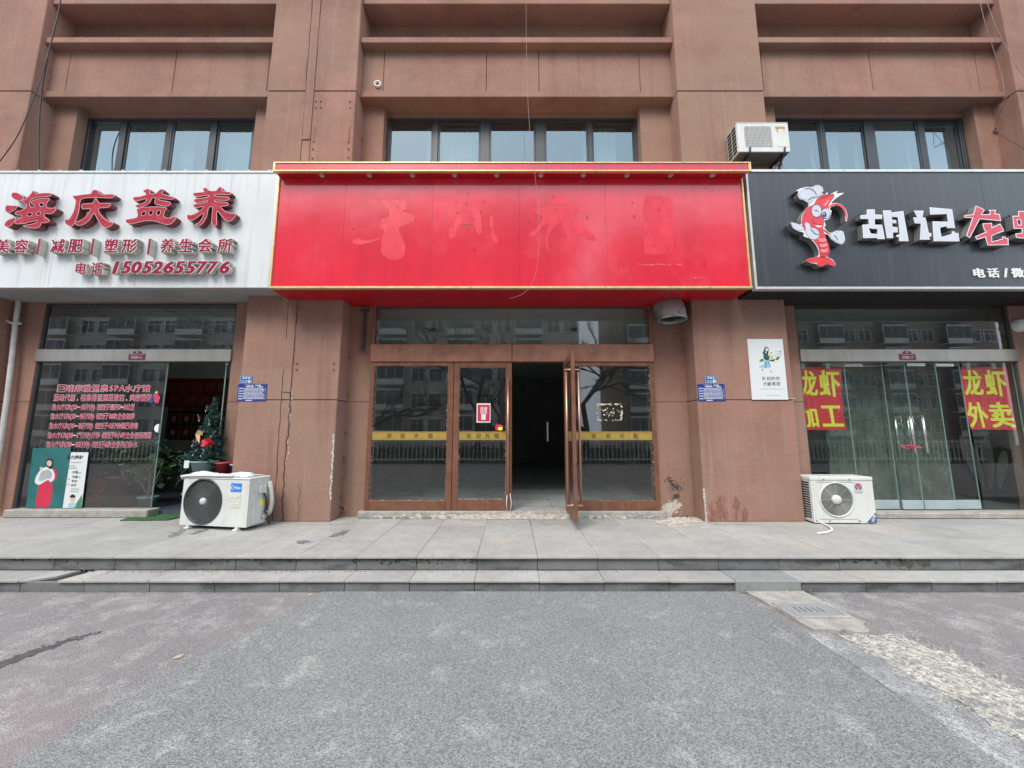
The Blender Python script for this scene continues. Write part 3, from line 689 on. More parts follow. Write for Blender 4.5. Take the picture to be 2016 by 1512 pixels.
# bolts and rust left by old brackets
bt = MB()
for px, py in ((622, 199), (631, 199), (622, 212), (631, 211), (689, 199), (689, 212), (617, 278), (616, 293), (615, 311), (686, 279), (686, 293), (686, 310), (584, 715), (657, 715), (584, 727), (657, 727)):
    X, z = at(px, py, YC); bt.tube([(X, YC + .02, z), (X + .004, YC - .018, z - .004)], .011, 6)
for px, py in ((687, 704), (685, 777), (681, 852), (676, 900), (675, 908), (674, 940), (668, 980), (698, 275)):
    X, z = at(px, py, 5.52); bt.tube([(-2.47, 5.52, z), (-2.40, 5.50, z + .01)], .010, 6)
bt.build('bolt', m_rust, B, kind='stuff')
rs = MB()
for px, y0, y1 in ((621, 250, 275), (689, 250, 276)):
    X, z1 = at(px, y0, YC); _, z0 = at(px, y1, YC); rs.prism([(X - .022, z1), (X + .02, z1 + .02), (X + .014, z0), (X - .012, z0 - .05)], YC - .0015, YC + .003)
rs.build('rust_streak', m_rust, B, kind='stuff')
# small vent pipe stub upstairs, drain stub at the foot, hole with cables
def stub(px, py, Y, r, mat, nm, holer=.7):
    X, z = at(px, py, Y); m = MB().lathe([(r * holer, -.04), (r * holer, .03), (r, .03), (r, -.04)], (X, Y, z), 18, 0, 'Y'); m.lathe([(.001, -.005), (r * holer, -.005)], (X, Y, z), 18, 1, 'Y')
    m.build(nm, [mat, m_dark], B)
stub(744, 167, 5.425, .055, m_white, 'vent_pipe'); stub(674, 1001, YI, .05, m_stucco, 'drain_stub'); stub(1957, 258, YI, .035, m_stucco, 'cable_hole')

# ---- upper windows: frame, panes
def window(x0, x1, edges, nm='window'):
    """edges: list of (pane x0, x1, sliding?)"""
    zt, zb = 6.70, 4.58
    fr = MB()
    fr.box(x0, x1, 5.70, 5.78, zt - .035, zt).box(x0, x1, 5.70, 5.78, zb, zb + .06)
    fr.box(x0, x0 + .05, 5.70, 5.78, zb + .06, zt - .035).box(x1 - .05, x1, 5.70, 5.78, zb + .06, zt - .035)
    gaps = [x0 + .05] + [v for e in edges for v in e[:2]] + [x1 - .05]
    for i in range(0, len(gaps), 2):
        if gaps[i + 1] - gaps[i] > .004: fr.box(gaps[i], gaps[i + 1], 5.712, 5.775, zb + .06, zt - .035)
    wdw = fr.build(nm, m_alu, B, 0.004)
    for a, b, sl in edges:
        t = .065 if sl else .02
        y = 5.735 if sl else 5.722
        sf = MB()
        f_ = .03
        sf.box(a, b, y, y + .035, zt - .035 - t, zt - .036).box(a, b, y, y + .035, zb + .061, zb + .06 + t)
        sf.box(a, a + f_, y, y + .035, zb + .06 + t, zt - .035 - t).box(b - f_, b, y, y + .035, zb + .06 + t, zt - .035 - t)
        sf.build('sash', m_alu, wdw, 0.003)
        MB().box(a + f_, b - f_, y + .012, y + .018, zb + .06 + t, zt - .035 - t).build('pane', m_winglass, wdw)
def wx(px): return at(px, 250, 5.72)[0]
window(-7.165, -4.22, [(wx(160), wx(240), 0), (wx(250), wx(329), 1), (wx(341), wx(417), 0), (wx(428), wx(499), 1)])
window(-2.105, 2.105, [(wx(768), wx(853), 0), (wx(863), wx(946), 1), (wx(964), wx(1054), 0), (wx(1072), wx(1157), 0), (wx(1165), wx(1248), 1)])
window(4.33, 7.61, [(wx(1530), wx(1612), 0), (wx(1622), wx(1700), 1), (wx(1718), wx(1806), 0), (wx(1818), wx(1886), 1)])
m_curt = M('pale_curtain', (0.55, 0.62, 0.62), 0.9)
for a_, b_ in ((864, 945), (934, 945), (1166, 1215), (838, 851), (1150, 1156), (1624, 1660), (1820, 1884), (430, 497), (1603, 1611), (1690, 1698), (1795, 1805), (250, 285), (345, 372)):
    n_ = max(2, int((b_ - a_) / 3)); x0_, x1_ = wx(a_), wx(b_); cu = MB()
    vs_ = [(x0_ + (x1_ - x0_) * i / n_, 5.86 + .02 * (i % 2), z_) for z_ in (4.6, 6.66) for i in range(n_ + 1)]
    cu.add(vs_, [(i, i + 1, i + n_ + 2, i + n_ + 1) for i in range(n_)]); cu.build('curtain', m_curt, B)
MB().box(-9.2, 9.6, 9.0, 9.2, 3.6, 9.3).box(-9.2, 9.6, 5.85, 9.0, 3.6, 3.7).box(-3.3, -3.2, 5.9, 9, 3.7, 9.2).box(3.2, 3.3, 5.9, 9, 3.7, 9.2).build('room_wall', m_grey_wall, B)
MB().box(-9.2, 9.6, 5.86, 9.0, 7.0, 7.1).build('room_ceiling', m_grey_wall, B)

# ---- ground-floor interiors
MB().box(-9.2, 9.6, 5.85, 14, 3.46, 3.59).build('shop_ceiling', m_ceil, B)
MB().box(-3.1, 3.2, 5.60, 14, .1, .335).build('shop_floor', m_ifloor, B)
MB().box(-9.2, -3.1, 5.66, 14, .1, .30).build('shop_floor', m_dfloor, B)
MB().box(3.2, 9.6, 5.66, 14, .1, .30).build('shop_floor', m_dfloor, B)
MB().box(-3.3, -3.1, 6.0, 14, .3, 3.46).box(3.2, 3.4, 6.0, 14, .3, 3.46).box(-9.2, -9.0, 6.0, 14, .3, 3.46).box(9.4, 9.6, 6.0, 14, .3, 3.46).build('partition_wall', m_grey_wall, B)
for b_ in ((-9.2, 1.27, .3, 3.46), (1.34, 9.6, .3, 3.46), (1.27, 1.34, .3, 1.12), (1.27, 1.34, 1.83, 3.46)): MB().box(b_[0], b_[1], 13.8, 14, b_[2], b_[3]).build('back_wall', m_grey_wall, B)
MB().box(1.275, 1.335, 13.9, 13.91, 1.12, 1.83).build('slot_dimming_pane', glass('dim_pane', (0.30, 0.31, 0.31), 1.4, 0.0, 0.2), B)  # tinted pane added to dim the bright sky in the slot
MB().box(-9.0, -3.3, 8.9, 9.0, .3, 3.46).build('back_wall', m_white_wall, B); MB().box(3.4, 9.4, 8.6, 8.7, .3, 3.46).build('back_wall', m_white_wall, B)
MB().box(-2.2, -.5, 11.8, 11.9, .9, 2.6).build('dark_board', m_dark, B)
cl = MB()
for x, y in ((-1.6, 7.2), (1.25, 7.2), (-.1, 8.5)): cl.lathe([(.001, -.03), (.09, -.03), (.11, -.002)], (x, y, 3.46), 20)
cl.build('ceiling_spot', m_grille, B, kind='stuff')
cj = MB()
for i in range(9): cj.box(-9.0 + i * .64, -8.985 + i * .64, 5.9, 8.9, 3.455, 3.461)
for i in range(5): cj.box(-9.0, -3.3, 6.1 + i * .64, 6.115 + i * .64, 3.4545, 3.461)
cj.build('ceiling_joint', m_groove, B, kind='stuff')
fj = MB()
for i in range(11): fj.box(-3.0 + i * .6, -2.995 + i * .6, 5.62, 13.8, .33, .3362)
for i in range(14): fj.box(-3.1, 3.2, 5.75 + i * .6, 5.755 + i * .6, .33, .3361)
fj.build('floor_joint', m_groove, B, kind='stuff')

# ---- middle shopfront: coppered beam, transom, fixed panes, doors
MB().box(-2.16, 2.16, 5.42, 5.66, ZP, .333).build('door_sill', m_conc, B, 0.012)
for a, b in ((-2.105, -.004), (.004, 2.105)): MB().box(a, b, 5.455, 5.56, 2.468, 2.732).build('beam', m_copper, B, 0.006)
MB().box(-2.1, 2.1, 5.47, 5.55, 2.47, 2.73).build('beam_core', m_groove, B)
for a, b in ((-2.06, -.003), (.003, 2.07)): MB().box(a, b, 5.52, 5.53, 2.732, 3.37).build('transom_pane', m_glassdark, B)
MB().box(-2.105, 2.105, 5.49, 5.55, 3.372, 3.40).box(-2.105, -2.06, 5.49, 5.55, 2.732, 3.372).box(2.07, 2.105, 5.49, 5.55, 2.732, 3.372).build('transom_frame', m_doorframe, B, 0.003)
def leafset(name, x0, x1, sl, sr, top, bot, z0, z1, y0, y1, parent, band=None, gm=m_glassdark, Mloc=None, gmirror=False):
    """framed glass leaf: stiles, rails, pane; returns the frame object"""
    f = MB().box(x0, x0 + sl, y0, y1, z0, z1).box(x1 - sr, x1, y0, y1, z0, z1).box(x0 + sl, x1 - sr, y0 + .002, y1 - .002, z1 - top, z1).box(x0 + sl, x1 - sr, y0 + .002, y1 - .002, z0, z0 + bot)
    o = f.build(name, m_doorframe, parent, 0.004)
    ym = (y0 + y1) / 2
    MB().box(x0 + sl, x1 - sr, ym - .004, ym + .004, z0 + bot, z1 - top).build('pane', gm, o)
    gk = MB()
    r3 = random.Random(int(x0 * 100))
    for i in range(70):
        zz = r3.uniform(z0 + bot, z1 - top); xx = x0 + sl + .006 if r3.random() < .5 else x1 - sr - .006
        gk.box(xx - r3.uniform(.001, .004), xx + r3.uniform(.001, .004), ym - .010, ym - .004, zz, zz + r3.uniform(.004, .022))
    for i in range(25):
        xx = r3.uniform(x0 + sl, x1 - sr - .05); zz = z0 + bot + .003 if r3.random() < .6 else z1 - top - .006
        gk.box(xx, xx + r3.uniform(.005, .03), ym - .010, ym - .004, zz - .002, zz + .003)
    gk.build('old_sealant', m_plaster, o, kind='stuff')
    if band:
        bx0, bx1, tx = band
        MB().box(bx0, bx1, ym - .008, ym - .005, 1.318, 1.44).build('brass_band', m_brass, o)
        bb = MB().box(bx0, bx1, ym - .0088, ym - .008, 1.332, 1.335).box(bx0, bx1, ym - .0088, ym - .008, 1.423, 1.426)
        for ch, X in zip('欢迎光临', tx): glyph_mb(bb, ch, X, 1.379, .075, ym - .0092, .012, .002)
        bb.build('welcome_lettering', m_black, o, kind='stuff')
    return o
bx = lambda px: at(px, 858, 5.50)[0]
leafset('fixed_leaf', -2.095, -.862, .062, .085, .06, .135, .336, 2.466, 5.475, 5.525, B, (-2.033, -.947, [bx(767), bx(793), bx(820), bx(848)]))
leafD = leafset('door', -.856, -.002, .085, .090, .085, .15, .338, 2.464, 5.475, 5.522, B, (-.771, -.092, [bx(923), bx(942), bx(960), bx(978)]))
leafset('fixed_leaf', .80, 2.095, .05, .06, .06, .135, .336, 2.466, 5.475, 5.525, B, (.85, 2.035, [bx(1169), bx(1197), bx(1224), bx(1251)]))
X1 = at(1000, 860, 5.41)[0]
MB().tube([(X1, 5.415, .56), (X1, 5.415, 2.22)], .016, 12).build('handle', m_copperbar, leafD)
MB().tube([(X1, 5.415, 2.16), (X1 + .01, 5.48, 2.20)], .02, 10).build('handle_post', m_copperbar, leafD); MB().tube([(X1, 5.415, .62), (X1 + .005, 5.48, .64)], .02, 10).build('handle_post', m_copperbar, leafD)
hw = MB().tube([(X1 + .03, 5.42, .58), (X1 + .05, 5.40, .45), (X1 + .035, 5.40, .335)], .005, 6).tube([(X1 - .01, 5.41, .56), (X1 - .02, 5.40, .45), (X1 - .01, 5.40, .335)], .005, 6)
hw.build('tie_wire', m_white, leafD)
# open leaf, swung ninety degrees towards the street
od = MB()
xa, xb2, ya, yb = .757, .803, 4.72, 5.47
od.box(xa, xb2, ya, ya + .085, .345, 2.46).box(xa, xb2, yb - .085, yb, .345, 2.46).box(xa + .002, xb2 - .002, ya + .085, yb - .085, 2.375, 2.46).box(xa + .002, xb2 - .002, ya + .085, yb - .085, .345, .495)
odo = od.build('door', m_doorframe, B, 0.004, label='door leaf standing open towards the street')
MB().box(.776, .784, ya + .085, yb - .085, .495, 2.375).build('pane', m_glassdark, odo)
MB().box(.770, .773, ya + .085, yb - .085, 1.318, 1.44).build('brass_band', m_brass, odo)
for X in (.70, .858): MB().tube([(X, 4.80, .56), (X, 4.80, 2.20)], .016, 12).build('handle', m_copperbar, odo)
for z_ in (2.235, .53): MB().tube([(.68, 4.80, z_), (.88, 4.80, z_)], .013, 10).build('handle_post', m_copperbar, odo)
# residue of a torn poster on the fixed leaf
rr = MB(); r4 = random.Random(3); Yg = 5.494
xa_, za_ = at(1176, 795, Yg); xb_, zb_ = at(1224, 828, Yg)
for i in range(120):
    e = r4.random()
    if e < .35: x, z = r4.uniform(xa_, xb_), za_ - abs(r4.gauss(0, .012))
    elif e < .6: x, z = (xa_ if r4.random() < .5 else xb_) + r4.gauss(0, .008), r4.uniform(zb_, za_)
    elif e < .72: x, z = r4.uniform(xa_, xb_), zb_ + abs(r4.gauss(0, .01))
    else: x, z = r4.gauss((xa_ + xb_) / 2, .07), r4.gauss((za_ + zb_) / 2, .04)
    rr.prism(blob(x, z, r4.uniform(.003, .013), r4.uniform(.003, .012), 7, .4, r4), Yg - .002 - i * .00001, Yg + .0005)
rr.build('poster_residue', M('glue_residue', (0.6, 0.55, 0.38), 0.9), B, kind='stuff')
# dirty white mortar smeared along the sill
ml = MB()
for i in range(340):
    X = r4.gauss(-.1, .42) if i < 230 else r4.uniform(-2.1, 2.1); q = r4.uniform(.006, .03) * (1.3 if i < 230 else .7)
    ml.prism(blob(X, ZP + abs(r4.gauss(0, .03)) + .004, q * 1.6, q * .8, 8, .4, r4), 5.4165 - i * .00001, 5.43)
for i in range(300):
    X = r4.gauss(-.1, .5) if i < 220 else r4.uniform(-2.1, 2.1); Y = 5.415 - abs(r4.gauss(0, .03)); q = r4.uniform(.004, .025)
    ml.add([(X + q * 1.6 * math.cos(6.28 * j / 7) * r4.uniform(.6, 1.3), min(5.418, Y + q * .8 * math.sin(6.28 * j / 7)), ZP + .0015 + i * 6e-6 + r4.random() * .004) for j in range(7)], [tuple(range(7))])
ml.build('mortar_smear', m_plaster, pv, kind='stuff')

# ---- side shopfronts: steel beam, transom, sill
for a, b, nm in ((-7.165, -4.22, 0), (4.33, 7.61, 1)):
    MB().box(a, b, 5.52, 5.70, 2.485, 2.672).build('beam', m_steel, B, 0.006)
    MB().box(a + .03, b - .03, 5.59, 5.60, 2.672, 3.37).build('transom_pane', m_glassdark, B)
    MB().box(a, b, 5.57, 5.62, 3.372, 3.40).box(a, a + .03, 5.57, 5.62, .345, 2.485).box(b - .03, b, 5.57, 5.62, .345, 2.485).box(a, a + .03, 5.57, 5.62, 2.672, 3.372).box(b - .03, b, 5.57, 5.62, 2.672, 3.372).build('shopfront_frame', m_alu, B, 0.003)
MB().box(-7.165, -5.13, 5.46, 5.66, ZP, .345).build('shop_sill', m_conc, B, 0.012)
MB().box(4.33, 7.61, 5.40, 5.66, ZP, .315).build('shop_sill', m_conc, B, 0.012)
MB().box(-7.13, -5.215, 5.594, 5.604, .346, 2.485).build('display_pane', m_glassdark, B)
MB().box(-5.215, -5.207, 5.592, 5.606, .346, 2.484).build('pane_edge', m_gedge, B)
lk = MB(); X, z = at(313, 843, 5.585); pts = [(X + .0, z + .062)] + [(X - .062 * math.sin(math.pi * i / 10), z + .062 * math.cos(math.pi * i / 10)) for i in range(1, 10)] + [(X, z - .062)]
lk.prism(pts, 5.575, 5.5925).build('pull_plate', m_white, B)
gd = MB().box(-4.345, -4.335, 5.62, 6.35, .31, 2.45); gdo = gd.build('glass_door', m_glassgreen, B, label='frameless glass door standing open')
MB().box(-4.347, -4.333, 5.612, 5.62, .31, 2.45).build('pane_edge', m_gedge, gdo)
MB().box(-4.36, -4.32, 5.62, 5.76, 2.43, 2.48).build('hinge', m_steelbar, gdo)
# right shop: four frameless leaves with bottom rails, handles
lx = [(4.37, 5.02), (5.03, 5.62), (5.632, 5.935), (5.945, 6.40), (6.41, 6.80), (6.81, 7.57)]
for i, (a, b) in enumerate(lx):
    y = 5.590 + (.03 if i in (1, 4) else 0)
    g_ = MB().box(a, b, y, y + .01, .33, 2.484).build('glass_door' if 0 < i < 5 else 'display_pane', m_glassgreen, B)
    MB().box(b, b + .008, y - .001, y + .012, .33, 2.483).build('pane_edge', m_gedge, g_)
    if 0 < i < 5: MB().box(a + .004, b - .004, y - .012, y + .022, .33, .455).build('bottom_rail', M('pale_rail_%d' % i, (0.42, 0.50, 0.50), 0.35, 0.4), g_, 0.004)
    if i in (1, 3, 4): MB().box(a + .02, a + .30, y - .015, y + .025, 2.42, 2.47).build('top_patch', m_steelbar, g_, 0.004)
hd = []
for px in (1783, 1796, 1808, 1820):
    X, zt_ = at(px, 818, 5.50); _, zb_ = at(px, 893, 5.50)
    front = px in (1796, 1820); y = 5.53 if front else 5.66
    MB().tube([(X, y, zb_), (X, y, zt_)], .017, 12).build('handle', m_steelbar, B)
    for z_ in (zt_ - .12, zb_ + .12): MB().tube([(X, y, z_), (X, 5.60, z_)], .01, 8).build('handle_post', m_steelbar, B)
# cord lock round the right handles
cl_ = thing('cord_lock', 'red cord lock looped round the steel door handles', 'lock', (at(1808, 880, 5.50)[0], 5.5, at(1808, 880, 5.5)[1]))
Xc, zc_ = at(1800, 880, 5.5)
MB().tube([(Xc - .05 + .13 * math.cos(a * .35), 5.50 + .03 * math.sin(a), zc_ + .02 * math.sin(a * .35) + .006 * math.cos(a * 2)) for a in range(19)], .007, 6).tube([(Xc - .08, 5.5, zc_ + .03), (Xc - .05, 5.49, zc_ - .03), (Xc - .03, 5.5, zc_ + .02)], .012, 6).build('cord', m_letred2, cl_)
# strip curtain, table and counter inside the right shop
sc_ = thing('strip_curtain', 'hazy green plastic strip curtain hanging behind the glass doors', 'curtain', (6.0, 6.1, 2.5))
m_strip_c = glass('curtain_plastic', (0.45, 0.58, 0.53), 1.35, 0.0, 0.5)
for i in range(12):
    x = 5.05 + i * .16; MB().box(x, x + .17, 6.08 + (i % 2) * .012, 6.084 + (i % 2) * .012, .33, 2.5).build('strip', m_strip_c, sc_)
MB().tube([(5.0, 6.085, 2.52), (7.0, 6.085, 2.52)], .015, 8).build('rail', m_steelbar, sc_)
MB().box(3.5, 5.0, 7.2, 7.9, .3, 1.15).box(7.2, 9.2, 7.0, 7.8, .3, 1.1).build('shop_counter', m_dark, B)
ft = MB()
for k_, (cx_, cz_, rx_, rz_, an) in enumerate(((1915, 905, 17, 55, .45), (1945, 912, 14, 50, -.1), (1972, 925, 12, 42, -.5))):
    X, z = at(cx_, cz_, 5.585); a_, b_ = rx_ * 5.6 / F, rz_ * 5.6 / F
    P_ = []
    for i in range(22):
        t_ = 2 * math.pi * i / 22; u_, v_ = a_ * math.sin(t_) * abs(math.cos(t_ / 2)) ** .6, b_ * math.cos(t_)
        P_.append((X + u_ * math.cos(an) - v_ * math.sin(an) * .6, z + u_ * math.sin(an) + v_ * math.cos(an)))
    poly_mb(ft, P_, [], 5.5855 - k_ * .0008, .0006)
tag(ft.build('frosted_decal', glass('frosted_film', (0.90, 0.92, 0.91), 1.15, 0.0, 0.05)), 'frosted leaf shaped film on the right shop window', 'decal')
# left shop: counter
MB().box(-8.2, -4.6, 7.4, 8.0, .3, 1.0).build('shop_counter', m_dark, B)
# ================================================================== sign boards
# ---- white sign
YW = 4.93
SW = thing('white_signboard', 'white shop signboard with raised red letters and a phone number', 'signboard', (-6.3, YW, 3.4))
zt, zb = 5.139, 3.40
xs = [-9.0, -8.76, -7.57, -6.377, -5.186, -4.0, -3.36]
for a, b in zip(xs, xs[1:]): MB().box(a + .0015, b - .0015, YW, YW + .02, zb + .012, zt - .03).build('panel', m_whitepanel, SW, 0.001)
MB().box(-9.0, -3.33, YW + .02, 5.5, zb, zt - .005).build('signboard_box', m_signback, SW)
MB().box(-9.0, -3.30, YW - .012, YW + .06, zt - .03, zt).box(-9.0, -3.30, YW - .012, YW + .06, zb - .008, zb + .012).box(-3.358, -3.325, YW - .012, YW + .06, zb + .012, zt - .03).build('trim', m_silver, SW, 0.003)
sn = MB()
for i in range(19): sn.box(-8.9 + i * .3, -8.86 + i * .3, YW, YW + .05, zt, zt + .025)
sn.build('clip', m_galv, SW, kind='stuff')
YL = YW - .085
big = [
 ((0, 360), [[(185,165),(220,150),(270,155),(320,180),(360,220),(375,245),(330,275),(270,275),(215,250),(180,215)]], []),
 ((0, 360), [[(85,375),(110,350),(180,358),(260,358),(270,375),(245,410),(190,445),(130,475),(85,440)]], []),
 ((0, 360), [[(70,655),(90,610),(130,580),(200,555),(250,550),(240,590),(200,640),(150,680),(110,690),(80,680)]], []),
 ((0, 360), [[(520,120),(548,135),(555,180),(620,165),(700,160),(790,160),(820,175),(790,208),(700,215),(600,222),(530,238),(482,268),(462,305),(468,355),(480,380),(538,378),(542,352),(512,338),(488,310),(500,288),(560,262),(640,245),(720,240),(765,242),(772,262),(750,292),(722,330),(718,375),(735,392),(800,400),(868,390),(880,412),(850,452),(810,482),(760,487),(700,470),(686,490),(692,530),(722,556),(762,572),(776,600),(740,620),(682,626),(642,622),(636,656),(616,690),(570,706),(500,706),(420,692),(360,680),(400,664),(470,654),(540,637),(590,608),(592,588),(520,600),(440,618),(380,640),(330,632),(260,645),(235,628),(245,590),(285,570),(330,545),(345,517),(330,500),(265,505),(240,480),(250,450),(330,440),(380,412),(412,390),(416,350),(400,322),(355,300),(325,275),(385,268),(420,237),(455,207),(490,165)]],
   [[(615,320),(685,310),(680,365),(650,378),(612,355)],[(415,505),(440,470),(515,468),(500,505),(470,522),(430,520)],[(570,470),(590,455),(645,455),(630,495),(600,515),(575,505)]]),
 ((0, 360), [[(1140,215),(1150,198),(1180,205),(1250,190),(1360,180),(1430,170),(1440,140),(1465,112),(1510,108),(1540,135),(1560,180),(1660,182),(1775,178),(1798,200),(1760,235),(1640,235),(1500,228),(1400,230),(1320,237),(1270,256),(1250,290),(1243,380),(1228,470),(1200,555),(1160,640),(1120,682),(1080,677),(1030,645),(1016,600),(1022,570),(1075,580),(1130,500),(1165,420),(1185,330),(1185,268),(1160,245)]], []),
 ((0, 360), [[(1470,290),(1485,255),(1505,245),(1525,280),(1545,318),(1620,325),(1730,322),(1735,345),(1705,378),(1640,388),(1545,392),(1540,440),(1580,510),(1640,570),(1720,612),(1780,620),(1740,670),(1700,695),(1640,700),(1590,670),(1540,590),(1500,510),(1465,460),(1430,540),(1380,600),(1320,645),(1260,665),(1205,665),(1165,615),(1230,605),(1300,570),(1370,510),(1410,440),(1420,397),(1360,405),(1295,410),(1280,385),(1285,335),(1350,325),(1450,330)]], []),
 ((240, 360), [[(330,120),(360,112),(375,98),(430,98),(445,120),(430,165),(470,180),(540,165),(580,120),(620,98),(650,105),(640,140),(615,165),(680,190),(760,215),(810,222),(825,240),(790,258),(720,255),(640,245),(585,232),(567,250),(580,268),(640,280),(700,290),(760,305),(755,340),(720,365),(660,365),(590,348),(525,330),(512,300),(525,265),(540,235),(480,230),(460,250),(440,300),(400,340),(320,370),(240,388),(212,365),(230,345),(310,330),(370,300),(395,262),(380,247),(320,260),(250,280),(205,288),(175,260),(180,225),(230,220),(310,210),(380,185),(375,160),(345,145)]], []),
 ((240, 360), [[(230,415),(290,393),(400,378),(520,376),(620,381),(700,392),(700,405),(670,440),(650,500),(655,535),(700,555),(770,548),(830,528),(850,550),(815,600),(770,640),(700,655),(630,635),(560,605),(470,590),(370,592),(270,610),(170,640),(100,640),(60,610),(65,575),(120,570),(200,555),(245,535),(250,500),(240,455)]],
   [[(300,500),(310,465),(345,445),(375,450),(370,490),(350,515),(310,518)],[(420,500),(428,440),(465,430),(495,435),(480,490),(450,512)],[(540,500),(550,435),(612,432),(600,490),(575,515)]]),
 ((240, 360), [[(1270,90),(1300,75),(1330,85),(1360,120),(1400,130),(1480,125),(1515,75),(1545,60),(1565,85),(1560,125),(1640,140),(1700,145),(1710,165),(1690,185),(1600,185),(1500,178),(1450,182),(1448,208),(1560,215),(1670,225),(1685,245),(1660,275),(1560,272),(1450,267),(1455,298),(1560,300),(1660,308),(1665,335),(1640,360),(1560,366),(1540,378),(1560,400),(1620,450),(1700,480),(1785,480),(1770,530),(1720,585),(1670,605),(1630,590),(1570,530),(1530,470),(1495,440),(1480,462),(1482,560),(1485,650),(1460,680),(1420,660),(1405,600),(1415,500),(1420,420),(1425,382),(1400,366),(1365,385),(1348,410),(1330,520),(1290,600),(1240,660),(1190,668),(1150,650),(1210,620),(1260,560),(1280,500),(1285,465),(1230,500),(1170,550),(1090,590),(1030,575),(1018,520),(1040,490),(1060,510),(1120,495),(1200,455),(1260,410),(1295,366),(1240,375),(1170,388),(1125,375),(1115,345),(1150,332),(1260,320),(1340,300),(1350,277),(1280,290),(1190,308),(1140,300),(1125,270),(1150,250),(1260,240),(1360,220),(1375,192),(1300,195),(1210,215),(1140,210),(1115,190),(1120,160),(1200,152),(1290,145)]], []),
]
for (ox, oy), outs, holes in big:
    o_ = trace(outs[0], ox, oy, 7.956, YL); hs = [trace(h, ox, oy, 7.956, YL) for h in holes]
    mb = MB(); poly_mb(mb, o_, hs, YL, .084, 0, .004); poly_mb(mb, o_, hs, YL - .0016, .0016, 1, -.002); poly_mb(mb, o_, hs, YL - .0008, .0006, 2, .004)
    mb.build('letter', [m_letside, m_letred, m_letrim], SW)
def raised(ch, px, py, wpx, hpx, Y, thick, side, rim, face, parent, off=.042, slant=0.0, name='letter', grow=.028):
    X, z = at(px, py, Y); k = abs(at(px + 1, py, Y)[0] - X); kz = abs(at(px, py + 1, Y)[1] - z)
    mb = MB(); w_, h_ = wpx * k, hpx * kz
    glyph_mb(mb, ch, X, z, 1, Y, off + grow, thick, slant, 0, 2, (w_ + 2 * grow * w_, h_ + 2 * grow * h_))
    glyph_mb(mb, ch, X, z, 1, Y - .0006, off + grow, .0005, slant, 1, 2, (w_ + 2 * grow * w_, h_ + 2 * grow * h_))
    glyph_mb(mb, ch, X, z, 1, Y - .0018, off - .010, .0016, slant, 2, 2, (w_ - .02 * w_, h_ - .02 * h_))
    return mb.build(name, [side, rim, face], parent)
row2 = [('美', 5, 29), ('容', 42, 27), ('减', 114, 28), ('肥', 149, 29), ('塑', 219, 27), ('形', 255, 30), ('养', 330, 28), ('生', 366, 28), ('会', 404, 28), ('所', 443, 29)]
for ch, px, wd in row2: raised(ch, px, 484.5 - px * .003, wd, 28, YL, .08, m_cream, m_whiterim, m_smallred, SW)
for px in (78.5, 184.5, 295.5):
    a = at(px - 2.2, 470, YL); b = at(px + 1.8, 470, YL); c = at(px - 5.2 + 1, 501, YL)
    MB().box(a[0], b[0], YL, YL + .08, c[1], a[1]).add([(a[0], YL - .001, c[1]), (b[0], YL - .001, c[1]), (b[0], YL - .001, a[1]), (a[0], YL - .001, a[1])], [(0, 1, 2, 3)], 1).build('divider_bar', [m_cream, m_smallred], SW)
for ch, px, wd in (('电', 160, 22), ('话', 191, 25)): raised(ch, px, 528, wd, 24, YL, .08, m_cream, m_whiterim, m_smallred, SW)
dx = [228, 249, 269, 290, 310, 332, 353, 375, 397, 418, 442]
for ch, px in zip('15052655776', dx): raised(ch, px, 526.5, 13 if ch == '1' else 21.5, 26, YL, .06, m_cream, m_whiterim, m_smallred, SW, .058, .16)

# ---- red sign
YR = 4.80
SR = thing('red_signboard', 'blank red shop signboard with gold trim under a lit canopy', 'signboard', (-.02, YR, 3.333))
x0, x1, zb, zs, YF = -3.238, 3.198, 3.333, 4.933, 4.668
ed = [x0 + .02, -2.30, -1.09, .10, 1.29, 2.49, x1 - .02]
for a, b in zip(ed, ed[1:]): MB().box(a + .0007, b - .0007, YR, YR + .015, zb + .028, zs - .001).build('panel', m_red, SR, 0.001)
MB().box(x0 + .004, x1 - .004, YR + .015, 5.56, zb + .002, zs + .08).build('signboard_box', m_redsoffit, SR)
MB().box(x0 + .004, x1 - .004, YR + .002, 5.235, zb - .002, zb + .001).build('underside', m_redsoffit, SR)
MB().box(x0, x0 + .02, YR - .022, YR + .04, zb + .026, zs - .002).box(x1 - .02, x1, YR - .022, YR + .04, zb + .026, zs - .002).box(x0 - .005, x1 + .005, YR - .024, YR + .04, zb - .004, zb + .026).build('trim', m_gold, SR, 0.003)
MB().box(x0 + .02, x1 - .02, YF, 5.25, zs, 5.052).build('canopy', m_redsoffit, SR)
MB().box(x0 + .03, x1 - .03, YF - .006, YF - .001, zs + .018, 5.050).build('canopy_fascia', m_redtop, SR)
MB().box(x0 - .002, x1 + .045, YF - .016, 5.26, 5.052, 5.072).box(x0 - .002, x1 + .045, YF - .018, YF + .03, zs - .003, zs + .018).box(x0 - .002, x0 + .03, YF - .014, YF + .03, zs + .018, 5.052).box(x1 + .013, x1 + .045, YF - .014, YF + .03, zs + .018, 5.052).build('canopy_trim', m_gold, SR, 0.003)
MB().box(x1 - .03, x1 + .013, YF - .005, 5.2, zs + .001, 5.05).build('canopy_end', m_redtop, SR)
for px in (634, 727, 812, 895, 978, 1065, 1148, 1234, 1320, 1402):
    X, _ = at(px, 346, 4.745)
    d = MB(); d.lathe([(.040, 0), (.040, -.006), (.026, -.007), (.026, -.001)], (X, 4.742, zs), 20, 0); d.lathe([(.026, -.003), (.001, -.003)], (X, 4.742, zs), 20, 1)
    d.build('downlight', [m_chrome, m_lamp], SR)
